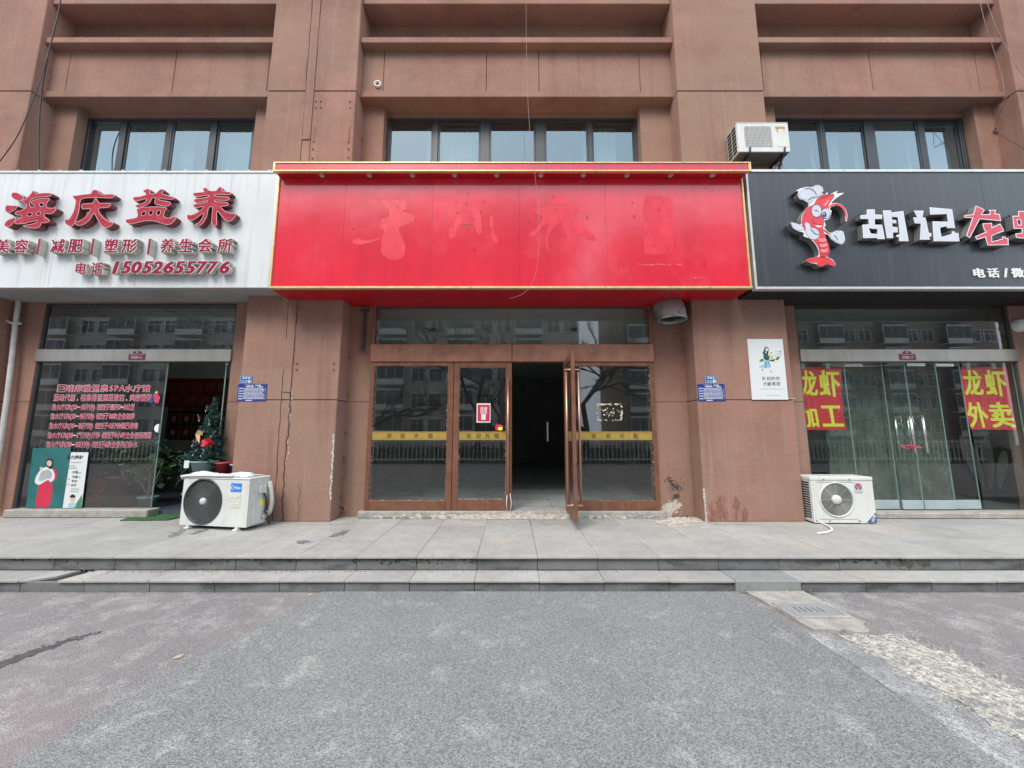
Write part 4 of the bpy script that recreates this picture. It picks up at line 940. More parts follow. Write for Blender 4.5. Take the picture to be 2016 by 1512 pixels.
# outlines and screw holes the removed letters left behind
YG = YR - .0012
gh = MB(); k = 4.032
for (oX, pl) in ((520, [(860,380),(920,368),(985,385),(1060,375),(1125,400),(1130,450),(1090,470),(1150,480),(1195,510),(1190,550),(1110,580),(1060,600),(1100,680),(1125,760),(1110,830),(1050,858),(980,845),(925,800),(930,700),(960,620),(910,590),(930,530),(1000,505),(985,440)]),
                 (520, [(690,710),(740,680),(800,700),(930,680),(900,700),(820,725),(740,735)]),
                 (520, [(1545,490),(1580,480),(1570,560),(1530,600),(1530,650),(1490,690),(1465,680),(1470,620),(1505,560)]),
                 (520, [(1650,410),(1690,430),(1720,500),(1730,600),(1725,660),(1690,650),(1660,560),(1645,480)]),
                 (520, [(1790,510),(1815,500),(1825,640),(1865,710),(1830,725),(1800,660)]),
                 (1000, [(320,390),(360,350),(430,340),(475,375),(470,410),(400,410),(340,405)]),
                 (1000, [(205,450),(300,440),(420,430),(560,440),(565,470),(500,490),(540,530),(640,620),(705,680),(690,705),(620,690),(540,640),(545,760),(520,810),(480,740),(470,650),(420,560),(360,600),(310,680),(330,790),(300,770),(300,650),(330,560),(270,590),(210,670),(165,670),(165,640),(230,600),(290,510),(215,485)]),
                 (1000, [(1068,345),(1180,340),(1300,360),(1315,500),(1310,800),(1280,812),(1100,812),(1080,790)])):
    P_ = trace(pl, oX, 300, k, YR); poly_mb(gh, P_, [], YG, .0008)
gh.build('letter_ghost', m_ghost, SR, kind='stuff')
hl = MB(); hb = MB()
r5 = random.Random(8)
for ox, pts in ((520, ((912,378),(1057,427),(935,563),(708,610),(1620,330),(1525,400),(1605,405),(1748,390),(1535,478),(1722,472),(1665,530),(1628,612),(1797,610),(1672,772))), (1000, ((362,352),(378,452),(432,563),(343,740),(163,555),(632,517),(988,400),(1225,388),(1200,458),(1003,508),(1137,550),(1278,510),(1157,742),(918,897),(1560,885)))):
    for p in pts:
        X, z = at(ox + p[0] / k, 300 + p[1] / k, YR); hl.ring((X, YG - .0006, z), r5.uniform(.010, .017), .0022, 14, 4)
for ox, pts in ((520, ((940,377),(1065,372),(1110,430),(1008,440),(1630,405),(1675,590),(988,625),(795,410))), (1000, ((403,525),(527,492),(1100,537),(990,985),(930,972),(1625,308),(1563,285)))):
    for p in pts:
        X, z = at(ox + p[0] / k, 300 + p[1] / k, YR); hb.prism(blob(X, z, .007, .007, 8, .15, r5), YG - .001, YG + .0006)
for a, b in (((1485, 585), (1505, 595)), ((1572, 582), (1645, 572)), ((985, 610), (990, 635))):
    p, q = at(520 + a[0] / k, 300 + a[1] / k, YR), at(520 + b[0] / k, 300 + b[1] / k, YR); hb.prism([(p[0], p[1] + .006), (q[0], q[1] + .006), (q[0], q[1] - .004), (p[0], p[1] - .004)], YG - .001, YG + .0006)
hl.build('screw_mark', m_redsoffit, SR, kind='stuff'); hb.build('screw_hole', m_black, SR, kind='stuff')
sm = MB()
for ox, a, b in ((1000, (1010, 893), (1380, 890)), (1000, (1400, 1000), (1560, 995)), (1000, (1290, 930), (1340, 960)), (1000, (1525, 900), (1535, 985)), (520, (700, 715), (850, 712)), (520, (1090, 690), (1125, 708)), (520, (735, 685), (765, 680)), (1000, (1780, 942), (1805, 940)), (520, (1730, 635), (1775, 628)), (520, (1575, 583), (1640, 575))):
    p, q = at(ox + a[0] / k, 300 + a[1] / k, YR), at(ox + b[0] / k, 300 + b[1] / k, YR)
    for j in range(int(8 + 60 * abs(q[0] - p[0]))):
        d = r5.gauss(0, .005); u = r5.random(); v = min(1, u + r5.uniform(.01, .10)); P1 = (p[0] + (q[0] - p[0]) * u, p[1] + (q[1] - p[1]) * u); P2 = (p[0] + (q[0] - p[0]) * v, p[1] + (q[1] - p[1]) * v + r5.gauss(0, .002)); hh = r5.uniform(.0006, .002)
        sm.add([(P1[0], YG - .0012 - j * .00001, P1[1] + d - hh), (P2[0], YG - .0012 - j * .00001, P2[1] + d - hh), (P2[0], YG - .0012 - j * .00001, P2[1] + d + hh), (P1[0], YG - .0012 - j * .00001, P1[1] + d + hh)], [(0, 1, 2, 3)])
sm.build('scratch', m_scuff, SR, kind='stuff')

# ---- black sign
YB = 4.836
SB = thing('black_signboard', 'black shop signboard with white and rose raised letters', 'signboard', (5.9, YB, 3.34))
zt, zb = 5.09, 3.34
xs = [3.30, 4.16, 5.36, 6.56, 7.76, 8.96, 9.3]
for a, b in zip(xs, xs[1:]): MB().box(a + .001, b - .001, YB, YB + .02, zb + .03, zt - .04).build('panel', m_blackpanel, SB, 0.001)
MB().box(3.285, 9.3, YB + .02, 5.5, zb, zt - .004).build('signboard_box', m_blackside, SB)
MB().box(3.26, 9.3, YB - .014, YB + .07, zt - .04, zt).box(3.27, 9.3, YB - .014, YB + .07, zb - .004, zb + .03).box(3.27, 3.30, YB - .014, YB + .05, zb + .03, zt - .04).build('trim', m_silver, SB, 0.003)
YL2 = YB - .085
def traced_letter(pts, holes, ox, oy, k, face, parent, name='letter', rim=.012, depth=.082, side=None):
    o_ = trace(pts, ox, oy, k, YL2, False); hs = [trace(h, ox, oy, k, YL2, False) for h in holes]
    mb = MB(); poly_mb(mb, o_, hs, YL2, depth, 0); poly_mb(mb, o_, hs, YL2 - .0006, .0005, 2); poly_mb(mb, o_, hs, YL2 - .0014, .0012, 1, -rim)
    return mb.build(name, [side or m_greyside, face, m_whiterim], parent)
z3, z4 = (1540, 350, 7.956), (1766, 350, 6.872)
traced_letter([(1325,498),(1450,495),(1450,575),(1565,578),(1562,645),(1450,645),(1450,735),(1565,735),(1610,960),(1490,960),(1480,942),(1270,945),(1255,735),(1360,730),(1350,645),(1225,642),(1222,585),(1325,580)], [[(1355,790),(1495,805),(1490,885),(1385,870)]], *z3, m_whitelet, SB, rim=.007)
traced_letter([(1575,512),(1705,512),(1706,545),(1895,520),(1980,992),(1835,992),(1830,930),(1790,925),(1792,897),(1840,890),(1815,650),(1810,618),(1718,612),(1718,655),(1785,665),(1785,712),(1722,712),(1725,765),(1805,775),(1808,855),(1735,855),(1735,945),(1640,945),(1600,720)], [], *z3, m_whitelet, SB, rim=.007)
traced_letter([(225,445),(360,445),(345,535),(385,540),(430,745),(465,750),(465,795),(430,800),(450,835),(310,838),(322,620),(240,615),(220,538),(275,535)], [], *z4, m_whitelet, SB, rim=.007)
traced_letter([(440,400),(745,425),(785,680),(675,680),(672,655),(580,675),(600,800),(740,760),(740,725),(780,725),(785,750),(830,745),(845,860),(495,858),(480,590),(690,595),(675,490),(450,498)], [], *z4, m_whitelet, SB, rim=.007)
traced_letter([(1065,375),(1185,430),(1150,495),(1255,492),(1260,470),(1235,435),(1340,435),(1325,485),(1390,490),(1405,585),(1120,560),(985,815),(935,785),(1020,545),(910,540),(910,505),(1030,495)], [], *z4, m_letred2, SB, rim=.010)
traced_letter([(1155,618),(1285,610),(1285,668),(1395,620),(1450,720),(1285,785),(1285,860),(1420,825),(1425,795),(1465,795),(1470,815),(1505,815),(1510,910),(1225,915),(1195,805),(1080,840),(1055,795),(1200,730),(1180,715)], [], *z4, m_letred2, SB, rim=.010)
traced_letter([(1560,515),(1640,515),(1640,450),(1740,450),(1740,515),(1830,515),(1840,690),(1745,690),(1750,780),(1840,760),(1855,840),(1610,810),(1600,755),(1690,745),(1690,690),(1580,690)], [[(1630,570),(1668,570),(1675,635),(1640,635)]], *z4, m_letred2, SB, rim=.010)
traced_letter([(1870,450),(2100,450),(2105,530),(2010,530),(2020,600),(2110,650),(2090,730),(2025,700),(2035,870),(1945,870),(1935,530),(1870,530)], [], *z4, m_letred2, SB, rim=.010)
for ch, px, wd in (('电', 1928, 22), ('话', 1956, 23), ('/', 1981, 8), ('微', 2004, 24), ('信', 2036, 23)):
    X, z = at(px, 537, YB - .012); kx = at(px + 1, 537, YB)[0] - at(px, 537, YB)[0]
    mb = MB(); glyph_mb(mb, ch, X, z, 1, YB - .012, .03, .011, 0, 0, 2, (wd * kx, 20 * kx)); mb.build('small_letter', m_whiterim, SB)

# ---- crayfish emblem on the black sign: a raised cut-out with printed shapes
EM = thing('crayfish_emblem', 'raised cartoon crayfish cook emblem in red and white on the black signboard', 'emblem', (at(1610, 440, YL2)[0], YL2, at(1610, 525, YL2)[1]))
def ep(pts, smooth=True): return trace(pts, *z3, YL2, smooth)
sil = MB()
S1 = [(200,215),(260,175),(380,140),(470,150),(510,115),(580,112),(630,150),(645,205),(615,240),(660,270),(720,215),(700,280),(880,195),(835,250),(985,232),(870,300),(750,405),(840,390),(930,415),(1000,500),(1025,600),(1010,690),(990,680),(985,560),(940,460),(860,425),(770,450),(735,495),(775,510),(755,600),(720,655),(650,665),(685,740),(650,780),(740,870),(820,835),(900,825),(960,840),(965,890),(985,960),(970,1020),(920,1045),(850,1020),(760,960),(735,905),(660,870),(690,960),(735,1060),(745,1160),(700,1245),(780,1270),(840,1350),(815,1390),(740,1370),(690,1350),(640,1390),(560,1390),(535,1345),(430,1335),(365,1300),(420,1255),(560,1235),(575,1190),(560,1110),(500,1010),(430,950),(325,915),(345,860),(230,830),(160,790),(120,690),(190,700),(300,740),(295,640),(330,540),(420,440),(405,390),(340,350),(270,330),(240,275),(260,200)]
poly_mb(sil, ep(S1), [], YL2, .082); sil.build('emblem_body', m_greyside, EM)
poly_n = [0]
def dec(name, mat, pts, lvl, smooth=True):
    poly_n[0] += 1; g_ = {'body_red': .007, 'tail_fan': .007, 'cook_hat': .004, 'glove': .004, 'cuff_leaf': .004, 'crest': .003, 'antenna': .003}.get(name, 0)
    mb = MB(); poly_mb(mb, ep(pts, smooth), [], YL2 - .001 - lvl * .0008, .0008 + lvl * .0008 - .0002, 0, g_)
    if g_ > .003: poly_mb(mb, ep(pts, smooth), [], YL2 - .0006 - lvl * .0008, .0004 + lvl * .0008 - .0002, 1, g_ + .0045)
    return mb.build(name, [mat, m_lobd if name in ('body_red', 'tail_fan') else m_navy], EM)
dec('white_rim', m_whiterim, [(p[0], p[1]) for p in S1], 0)
dec('tail_fan', m_lob, [(380,1300),(440,1265),(560,1250),(640,1240),(700,1260),(760,1285),(820,1350),(800,1375),(735,1355),(680,1335),(640,1375),(565,1378),(550,1345),(590,1315),(440,1322)], 1)
dec('body_red', m_lob, [(500,440),(560,320),(640,270),(720,275),(820,262),(740,380),(700,460),(640,640),(640,720),(620,800),(640,860),(680,970),(722,1060),(730,1160),(690,1235),(600,1245),(595,1180),(580,1100),(520,1000),(440,920),(340,800),(310,680),(345,550),(420,460)], 1)
dec('crest', m_lobd, [(560,345),(640,285),(830,258),(700,300)], 2)
dec('crest_light', m_lobl, [(640,430),(720,340),(735,350),(680,445)], 2)
dec('antenna', m_lob, [(720,460),(780,410),(860,402),(930,425),(990,500),(1012,600),(1005,680),(995,600),(960,500),(900,440),(820,425),(750,455),(715,490)], 1)
for i, (a, b, c_) in enumerate(((560, 690, 1020), (580, 705, 1100), (600, 712, 1185))):
    dec('belly_band', m_lobl, [(a, c_ - 75), (a + 50, c_ - 60), (b - 10, c_ - 85), (b, c_ - 30), (b - 50, c_ - 10), (a + 15, c_ - 20)], 2)
    dec('belly_line', m_lobd, [(a, c_ - 5), (a + 60, c_), (b, c_ - 15), (b + 4, c_ - 2), (a + 60, c_ + 14), (a + 6, c_ + 8)], 3)
dec('cook_hat', m_whitelet, [(430,405),(395,345),(330,335),(270,300),(262,260),(300,215),(340,170),(420,160),(475,180),(510,130),(570,128),(610,160),(615,220),(590,260),(555,290),(490,330)], 2)
dec('hat_line', m_navy, [(400,350),(450,310),(550,290),(552,300),(460,322),(410,362)], 3)
dec('hat_line', m_navy, [(350,170),(430,165),(500,200),(545,270),(535,275),(490,212),(425,178),(355,182)], 3)
def ell(cx, cy, rx, ry, n=20): return [(cx + rx * math.cos(6.2832 * i / n), cy + ry * math.sin(6.2832 * i / n)) for i in range(n)]
dec('eye_rim', m_navy, ell(535, 520, 86, 104), 2); dec('eye_white', m_whitelet, ell(535, 520, 76, 94), 3)
dec('eye_rim', m_navy, ell(676, 562, 74, 84), 3); dec('eye_white', m_whitelet, ell(678, 560, 64, 74), 4)
dec('pupil', m_navy, ell(658, 580, 34, 44), 5); dec('pupil_glint', m_whitelet, ell(652, 568, 10, 12), 6)
dec('wink', m_navy, [(485,520),(520,500),(555,515),(570,548),(550,530),(520,515)], 4)
dec('smile_line', m_lobd, [(465,650),(490,660),(485,690),(530,730),(640,735),(640,750),(525,752),(470,700)], 2)
dec('smile', m_whiterim, [(505,735),(560,752),(635,752),(600,778),(545,775)], 3)
dec('cuff_leaf', m_whitelet, [(135,700),(210,715),(310,755),(340,810),(300,825),(220,815),(165,780)], 1)
dec('glove', m_whitelet, [(350,720),(385,700),(425,730),(440,790),(520,800),(570,850),(575,920),(520,965),(440,955),(395,900),(360,830),(370,780)], 3)
dec('glove_line', m_navy, [(440,795),(520,880),(575,885),(572,897),(510,892),(436,810)], 4)
dec('arm', m_lobd, [(645,800),(750,880),(735,900),(635,825)], 1)
dec('glove', m_whitelet, [(750,890),(800,850),(870,862),(905,830),(945,845),(935,890),(915,905),(965,960),(955,1010),(910,1025),(850,1000),(775,955)], 2)
dec('glove_line', m_navy, [(800,900),(830,905),(880,985),(870,990),(820,920)], 3)

# ================================================================== notices, plates and printed things
def plate(x0p, y0p, x1p, y1p, Y, th, mat, name, label, cat, group=None, border=None):
    a = at(x0p, y0p, Y); b = at(x1p, y1p, Y)
    t = thing(name, label, cat, ((a[0] + b[0]) / 2, Y, b[1]), 0, group)
    MB().box(a[0], b[0], Y - th, Y, b[1], a[1]).build('plate', mat, t, 0.002)
    return t, a[0], b[0], b[1], a[1], Y - th
r6 = random.Random(21)
for side, (bx0, bx1, tx0, tx1, num) in enumerate(((469.5, 524, 473.5, 496.5, '13-32'), (1372.5, 1428.5, 1387, 1411, '13-52'))):
    wh = 'column beside the fir tree' if side == 0 else 'column with the girl poster'
    t, a, b, c, d, Y = plate(bx0, 756, bx1, 790, YC, .006, m_plate, 'duty_plate', 'navy notice plate with tiny white print on the ' + wh, 'notice plate', 'navy notice plates')
    mb = MB(); wz, hz = b - a, d - c
    glyph_mb(mb, '"', a + wz * .24, d - hz * .09, .03, Y - .001, .01, .001)
    for i, ch in enumerate('门前三包'): glyph_mb(mb, ch, a + wz * (.30 + .065 * i), d - hz * .085, .026, Y - .001, .02, .001, res=1)
    for i, ch in enumerate('责任牌'): glyph_mb(mb, ch, a + wz * (.62 + .065 * i), d - hz * .085, .026, Y - .001, .02, .001, res=1)
    mb.box(a + wz * .28, a + wz * .55, Y - .001, Y + .001, d - hz * .185, d - hz * .145).box(a + wz * .70, a + wz * .86, Y - .001, Y + .001, d - hz * .185, d - hz * .145).box(a + wz * .30, a + wz * .52, Y - .001, Y + .001, c + hz * .03, c + hz * .075)
    for r_ in range(9):
        zr = d - hz * (.25 + r_ * .075); x = a + wz * .22
        while x < b - wz * .12:
            l_ = r6.uniform(.012, .035); mb.box(x, min(x + l_, b - wz * .08), Y - .001, Y + .001, zr - hz * .018, zr + hz * .018); x += l_ + .006
        if r_ % 2 == 0: mb.box(a + wz * .06, a + wz * .18, Y - .001, Y + .001, zr - hz * .03, zr + hz * .015)
    for u in (a + wz * .045, a + wz * .205, b - wz * .045): mb.box(u - .0012, u + .0012, Y - .001, Y + .001, c + hz * .1, d - hz * .21)
    mb.build('fine_print', m_paper, t, kind='stuff')
    t, a, b, c, d, Y = plate(tx0, 740, tx1, 755.4, YC, .007, m_plate2, 'number_plate', 'small blue house number plate reading ' + num + ' above the notice', 'number plate', 'house number plates')
    mb = MB(); wz, hz = b - a, d - c
    for u in ((a + .006, a + .009, c + .006, d - .006), (b - .009, b - .006, c + .006, d - .006)): mb.box(u[0], u[1], Y - .001, Y + .001, u[2], u[3])
    for u in ((c + .006, c + .009), (d - .009, d - .006)): mb.box(a + .009, b - .009, Y - .001, Y + .001, u[0], u[1])
    for i in range(3): mb.box(a + wz * (.24 + .22 * i), a + wz * (.36 + .22 * i), Y - .001, Y + .001, c + hz * .62, c + hz * .84)
    line_mb(mb, num, a + wz * .16, a + wz * .62, c + hz * .30, .055, Y - .001, .02, .001)
    mb.build('number', m_paper, t, kind='stuff')
    if side == 0: MB().prism(blob(a + wz * .78, c + hz * .30, .022, .022, 18, 0), Y - .0012, Y + .001).build('round_sticker', m_label, t)
    else: MB().box(a + wz * .66, a + wz * .90, Y - .0012, Y + .001, c + hz * .1, c + hz * .52).build('square_sticker', m_label, t)
for px, py, num, ds in ((270, 700, '商铺015', 'left'), (1786, 700, '商铺017', 'right')):
    Y = 5.52; X, z = at(px, py, Y); k = at(px + 1, py, Y)[0] - X
    t = thing('shop_number_plaque', 'plum arched shop number plaque on the steel beam of the ' + ('spa window' if ds == 'left' else 'crayfish shop'), 'plaque', (X, Y, z - 9 * k), 0, 'plum shop number plaques')
    w2_ = 16 * k; pts = [(X - w2_, z - 9 * k), (X + w2_, z - 9 * k), (X + w2_, z + 3.5 * k)] + [(X + 9 * k * math.cos(a), z + 3.5 * k + 6.5 * k * math.sin(a)) for a in [i * math.pi / 8 for i in range(9)]] + [(X - w2_, z + 3.5 * k)]
    mb = MB(); poly_mb(mb, pts, [], Y - .005, .005); mb.build('plate', m_plum, t)
    mb = MB(); line_mb(mb, num, X - 11 * k, X + 11 * k, z - 3.5 * k, .052, Y - .0062, .03, .001); mb.box(X - 14 * k, X + 14 * k, Y - .0062, Y - .005, z + 2.2 * k, z + 2.8 * k).prism(blob(X, z + 7 * k, 1.6 * k, 1.8 * k, 10, 0), Y - .0062, Y - .005)
    mb.build('lettering', m_letrim, t, kind='stuff')

# poster board of the girl with flowers on the third column
a, b = at(1471, 667.5, YC - .012), at(1552, 787, YC - .012)
PB = thing('poster_board', 'white poster board with a drawn girl carrying flowers on the column', 'poster', ((a[0] + b[0]) / 2, YC, b[1]))
MB().box(a[0], b[0], YC - .014, YC - .002, b[1], a[1]).build('board', m_paper, PB, 0.0015)
Yp = YC - .0145
def pd(name, mat, pts, lvl=0, smooth=True):
    mb = MB(); poly_mb(mb, trace(pts, 1460, 660, 10.8, YC - .014, smooth), [], Yp - lvl * .0006, .0004 + lvl * .0006); return mb.build(name, mat, PB)
pd('drawn_hair', m_black, [(490,255),(530,245),(570,265),(575,330),(570,390),(535,395),(525,350),(500,345),(500,380),(470,395),(435,385),(465,350),(480,300)])
pd('drawn_face', m_paper, [(505,275),(555,265),(562,320),(540,348),(512,335)], 1)
pd('drawn_jacket', m_pdkgreen, [(455,400),(500,375),(560,390),(580,440),(600,500),(560,540),(500,530),(460,480),(470,430)])
pd('drawn_cloth', m_pgreen, [(360,565),(430,490),(480,520),(470,560)])
pd('drawn_skirt', m_pblue, [(490,540),(580,530),(600,620),(630,680),(570,700),(520,700),(480,690),(400,690),(350,660),(430,640),(470,610)])
for i, p in enumerate(([(500,560),(515,560),(500,690),(490,690)], [(560,555),(575,550),(610,670),(600,675)], [(530,560),(540,560),(530,700),(522,700)])): pd('drawn_fold', m_plate2, p, 1, False)
pd('drawn_bouquet', m_pdkgreen, [(570,540),(610,520),(740,500),(830,440),(780,520),(690,560),(620,555)])
for i in range(26):
    x, y = r6.gauss(660, 60), r6.gauss(440, 40); pd('drawn_flower', m_pyel if r6.random() < .7 else m_pgreen, ell(x, y, r6.uniform(12, 24), r6.uniform(10, 20), 8), 1 + i * .05)
for i in range(14):
    x, y = r6.gauss(780, 35), r6.gauss(440, 50); pd('drawn_sprig', m_pblue if r6.random() < .5 else m_pdkgreen, [(x - 22, y + 8), (x + 4, y - 10), (x + 26, y - 14), (x + 8, y + 6)], 1 + i * .05)
pd('drawn_foot', m_black, [(435,715),(460,715),(450,735),(465,752),(440,755)]); pd('drawn_foot', m_black, [(595,740),(620,755),(650,790),(625,785)])
mb = MB()
for ch, x, y in (('平',470,925),('和',575,920),('的',672,920),('你',770,918),('才',495,1035),('最',582,1035),('美',680,1030),('丽',785,1030)):
    X, z = at(1460 + x / 10.8, 660 + y / 10.8, YC - .014); glyph_mb(mb, ch, X, z, .062, Yp - .0006, .006, .0008, .12)
mb.build('slogan', m_black, PB, kind='stuff')
mb = MB()
for x0_, x1_, y_ in ((405, 905, 1143), (525, 820, 1278), (990, 1135, 1345)):
    x = x0_
    while x < x1_:
        p = at(1460 + x / 10.8, 660 + (y_ - 10) / 10.8, YC - .014); q = at(1460 + (x + 26) / 10.8, 660 + (y_ + 10) / 10.8, YC - .014); mb.box(p[0], q[0], Yp - .0004, Yp + .0004, q[1], p[1]); x += 44
mb.build('small_print', m_greytext, PB, kind='stuff')

# letting notice and small stickers on the doors
a, b = at(938.5, 794, 5.49), at(965.5, 832, 5.49)
LN = thing('letting_notice', 'small red letting notice with white border stuck on the closed door', 'notice', ((a[0] + b[0]) / 2, 5.49, b[1]))
MB().box(a[0], b[0], 5.489, 5.492, b[1], a[1]).build('paper', m_paper, LN)
w_, h_ = b[0] - a[0], a[1] - b[1]
MB().box(a[0] + .08 * w_, b[0] - .05 * w_, 5.4882, 5.489, b[1] + .06 * h_, a[1] - .08 * h_).build('red_field', m_pred, LN)
mb = MB()
for ch, u, v in (('商', .38, .26), ('铺', .64, .26), ('招', .38, .41), ('租', .64, .41)): glyph_mb(mb, ch, a[0] + u * w_, a[1] - v * h_, .048, 5.4874, .02, .0008)
mb.box(a[0] + .27 * w_, b[0] - .25 * w_, 5.4874, 5.4882, a[1] - .53 * h_, a[1] - .50 * h_).box(a[0] + .34 * w_, b[0] - .34 * w_, 5.4874, 5.4882, b[1] + .15 * h_, b[1] + .44 * h_)
mb.build('lettering', m_paper, LN, kind='stuff')
X, z = at(982, 842, 5.485)
DS = thing('door_sticker', 'torn red and yellow sticker beside the door handle', 'sticker', (X, 5.485, z))
MB().prism([(X - .055, z + .01), (X - .04, z + .045), (X + .02, z + .05), (X + .06, z + .03), (X + .055, z - .01), (X - .01, z - .015), (X - .045, z - .045)], 5.486, 5.489).build('red_part', m_pred, DS)
MB().prism([(X - .02, z - .02), (X + .0, z + .012), (X + .055, z + .01), (X + .05, z - .035), (X + .0, z - .04)], 5.484, 5.4858).build('yellow_part', m_poster_yel, DS)
X, z = at(304, 785, 5.585)
WS = thing('window_sticker', 'faded red and blue sticker on the left shop window', 'sticker', (X, 5.585, z))
MB().prism([(X - .03, z + .06), (X + .02, z + .09), (X + .08, z + .02), (X + .06, z - .07), (X, z - .05)], 5.588, 5.592).build('red_part', m_logo_red, WS)
MB().prism([(X - .08, z - .07), (X - .05, z + .05), (X - .03, z + .06), (X - .02, z - .05)], 5.588, 5.592).build('blue_part', m_logo_navy, WS)
MB().prism([(X - .01, z + .08), (X + .015, z + .12), (X + .035, z + .09)], 5.588, 5.592).build('yellow_part', m_pyel, WS)

# window lettering, left shop
WL = thing('window_lettering', 'seven rows of crimson lettering with pink outlines on the shop glass', 'lettering', (-6.4, 5.59, 1.2))
Yl = 5.5915
def wrow(text, xL, xR, py, hpx):
    n = len(text); adv = []
    for ch in text: adv.append(1.0 if ord(ch) > 0x2e80 and ch not in '，' else (.62 if ch in 'SPA' else (.9 if ch == '，' else (.45 if ch != '—' else .9))))
    tot = sum(adv); x = xL
    for ch, ad in zip(text, adv):
        wd = (xR - xL) * ad / tot
        if ch != ' ':
            X, z = at(x + wd / 2, py, Yl); k = at(x + 1, py, Yl)[0] - at(x, py, Yl)[0]
            mb = MB()
            if ord(ch) > 0x2e80 and ch not in '，—':
                glyph_mb(mb, ch, X, z, 1, Yl, .034, .001, 0, 0, 1, (wd * .93 * k, hpx * 1.08 * k)); glyph_mb(mb, ch, X, z, 1, Yl - .0012, .008, .001, 0, 1, 1, (wd * .84 * k, hpx * .97 * k))
            elif ch in '，—-': mb.box(X - wd * (.1 if ch == '，' else .35) * k, X + wd * (.1 if ch == '，' else .35) * k, Yl, Yl + .001, z - (.42 if ch == '，' else .07) * hpx * k, z + (-.25 if ch == '，' else .07) * hpx * k)
            else:
                glyph_mb(mb, ch, X, z, hpx * 1.22 * k, Yl, .034, .001, 0, 0, 1); glyph_mb(mb, ch, X, z, hpx * 1.22 * k, Yl - .0012, .01, .001, 0, 1, 1)
            mb.build('letter', [m_pink, m_winred], WL)
        x += wd
wrow('巨晴摩雅温泉SPA水疗馆', 112, 296, 764.5, 14)
wrow('运动代谢，祛寒排湿深层清洁，美容塑型', 105, 298, 783, 13)
wrow('泡水疗1次(10—15分钟) 相当于慢跑3—5公里', 102, 265, 801.5, 11.5)
wrow('泡水疗1次(10—15分钟) 相当于10次全身按摩', 99, 265, 819.5, 11.5)
wrow('泡水疗1次(10—15分钟) 相当于45分钟淋巴排毒', 96, 272, 838.5, 11.5)
wrow('泡水疗1次(10—1"分钟)分钟 相当于1小时全身经络疏通', 93, 298, 857, 11.5)
wrow('泡水疗1次(10—15分钟) 相当于6次全身美白补水', 90, 271, 875.5, 11.5)

# teal poster with the woman, and the white care board
Yq = 5.58
TP = thing('teal_poster', 'teal poster of a woman in a red skirt inside the left window', 'poster', (at(90, 1000, Yq)[0], Yq, .35))
def tq(name, mat, pts, lvl=1, parent=None, smooth=True):
    mb = MB(); poly_mb(mb, trace(pts, 50, 870, 7.2, Yq, smooth), [], Yq - .004 - lvl * .0008, .0006 + lvl * .0008); return mb.build(name, mat, parent or TP)
tq('sheet', m_teal, [(110,88),(650,82),(535,935),(10,935)], 0, smooth=False)
tq('mountain_line', m_teal, [(220,180),(320,160),(420,200),(560,240),(600,300),(440,260),(330,200)], 1)
tq('printed_skirt', m_pred, [(195,620),(300,545),(370,560),(395,640),(380,760),(350,925),(140,925),(165,760)], 1)
tq('printed_sleeve', m_pred, [(380,390),(430,380),(460,450),(440,540),(400,560),(385,470)], 1)
tq('printed_coat', m_paper, [(135,560),(160,480),(230,380),(300,350),(390,380),(425,470),(410,540),(360,575),(330,530),(200,615),(150,590)], 2)
tq('printed_shawl', m_greytext, [(230,420),(330,390),(390,440),(370,520),(310,520),(220,560),(190,540)], 3)
tq('printed_hair', m_black, [(300,260),(340,230),(390,240),(405,300),(390,370),(350,390),(310,340)], 2)
tq('printed_face', m_skin, [(310,280),(350,255),(385,285),(375,330),(345,350),(312,325)], 3)
tq('printed_hand', m_skin, [(205,370),(240,345),(250,380),(225,410)], 3)
CB = thing('care_board', 'narrow white board with black care slogans leaning inside the window', 'board', (at(165, 1000, Yq)[0], Yq, .35))
def cq(name, mat, pts, lvl, smooth=False): return tq(name, mat, pts, lvl, CB, smooth)
cq('board', m_paper, [(655,145),(900,148),(800,935),(535,935)], 3)
cq('green_corner', m_pgreen, [(815,740),(800,935),(690,935),(740,850)], 4)
cq('printed_hair', m_black, [(640,760),(680,738),(715,760),(720,790),(635,790)], 4, True)
cq('printed_face', m_skin, [(640,790),(715,790),(705,840),(670,850),(640,830)], 4, True)
cq('printed_shirt', m_pblue, [(620,870),(680,850),(730,880),(720,930),(610,930)], 5, True)
mb = MB()
def ct(s_, x, y, h, off=.02):
    for i, ch in enumerate(s_):
        X, z = at(50 + (x + i * h * 1.02) / 7.2, 870 + y / 7.2, Yq); glyph_mb(mb, ch, X, z, h / 7.2 * 5.58 / F, Yq - .0086, off, .0008, res=1)
ct('活力养护', 620, 218, 58, .03); ct('不若', 695, 430, 40); ct('不松', 690, 495, 40); ct('不方', 682, 555, 40); ct('不干', 672, 615, 40)
mb.build('slogan', m_black, CB, kind='stuff')
mb = MB()
for x0_, x1_, y_ in ((655, 800, 290), (630, 700, 340), (625, 735, 372), (655, 760, 667), (650, 755, 702), (590, 635, 530), (580, 620, 600), (745, 800, 438), (735, 790, 500)):
    x = x0_
    while x < x1_:
        p = at(50 + x / 7.2, 870 + (y_ - 9) / 7.2, Yq); q = at(50 + (x + 20) / 7.2, 870 + (y_ + 9) / 7.2, Yq); mb.box(p[0], q[0], Yq - .0084, Yq - .0078, q[1], p[1]); x += 30
mb.build('small_print', m_greytext, CB, kind='stuff')

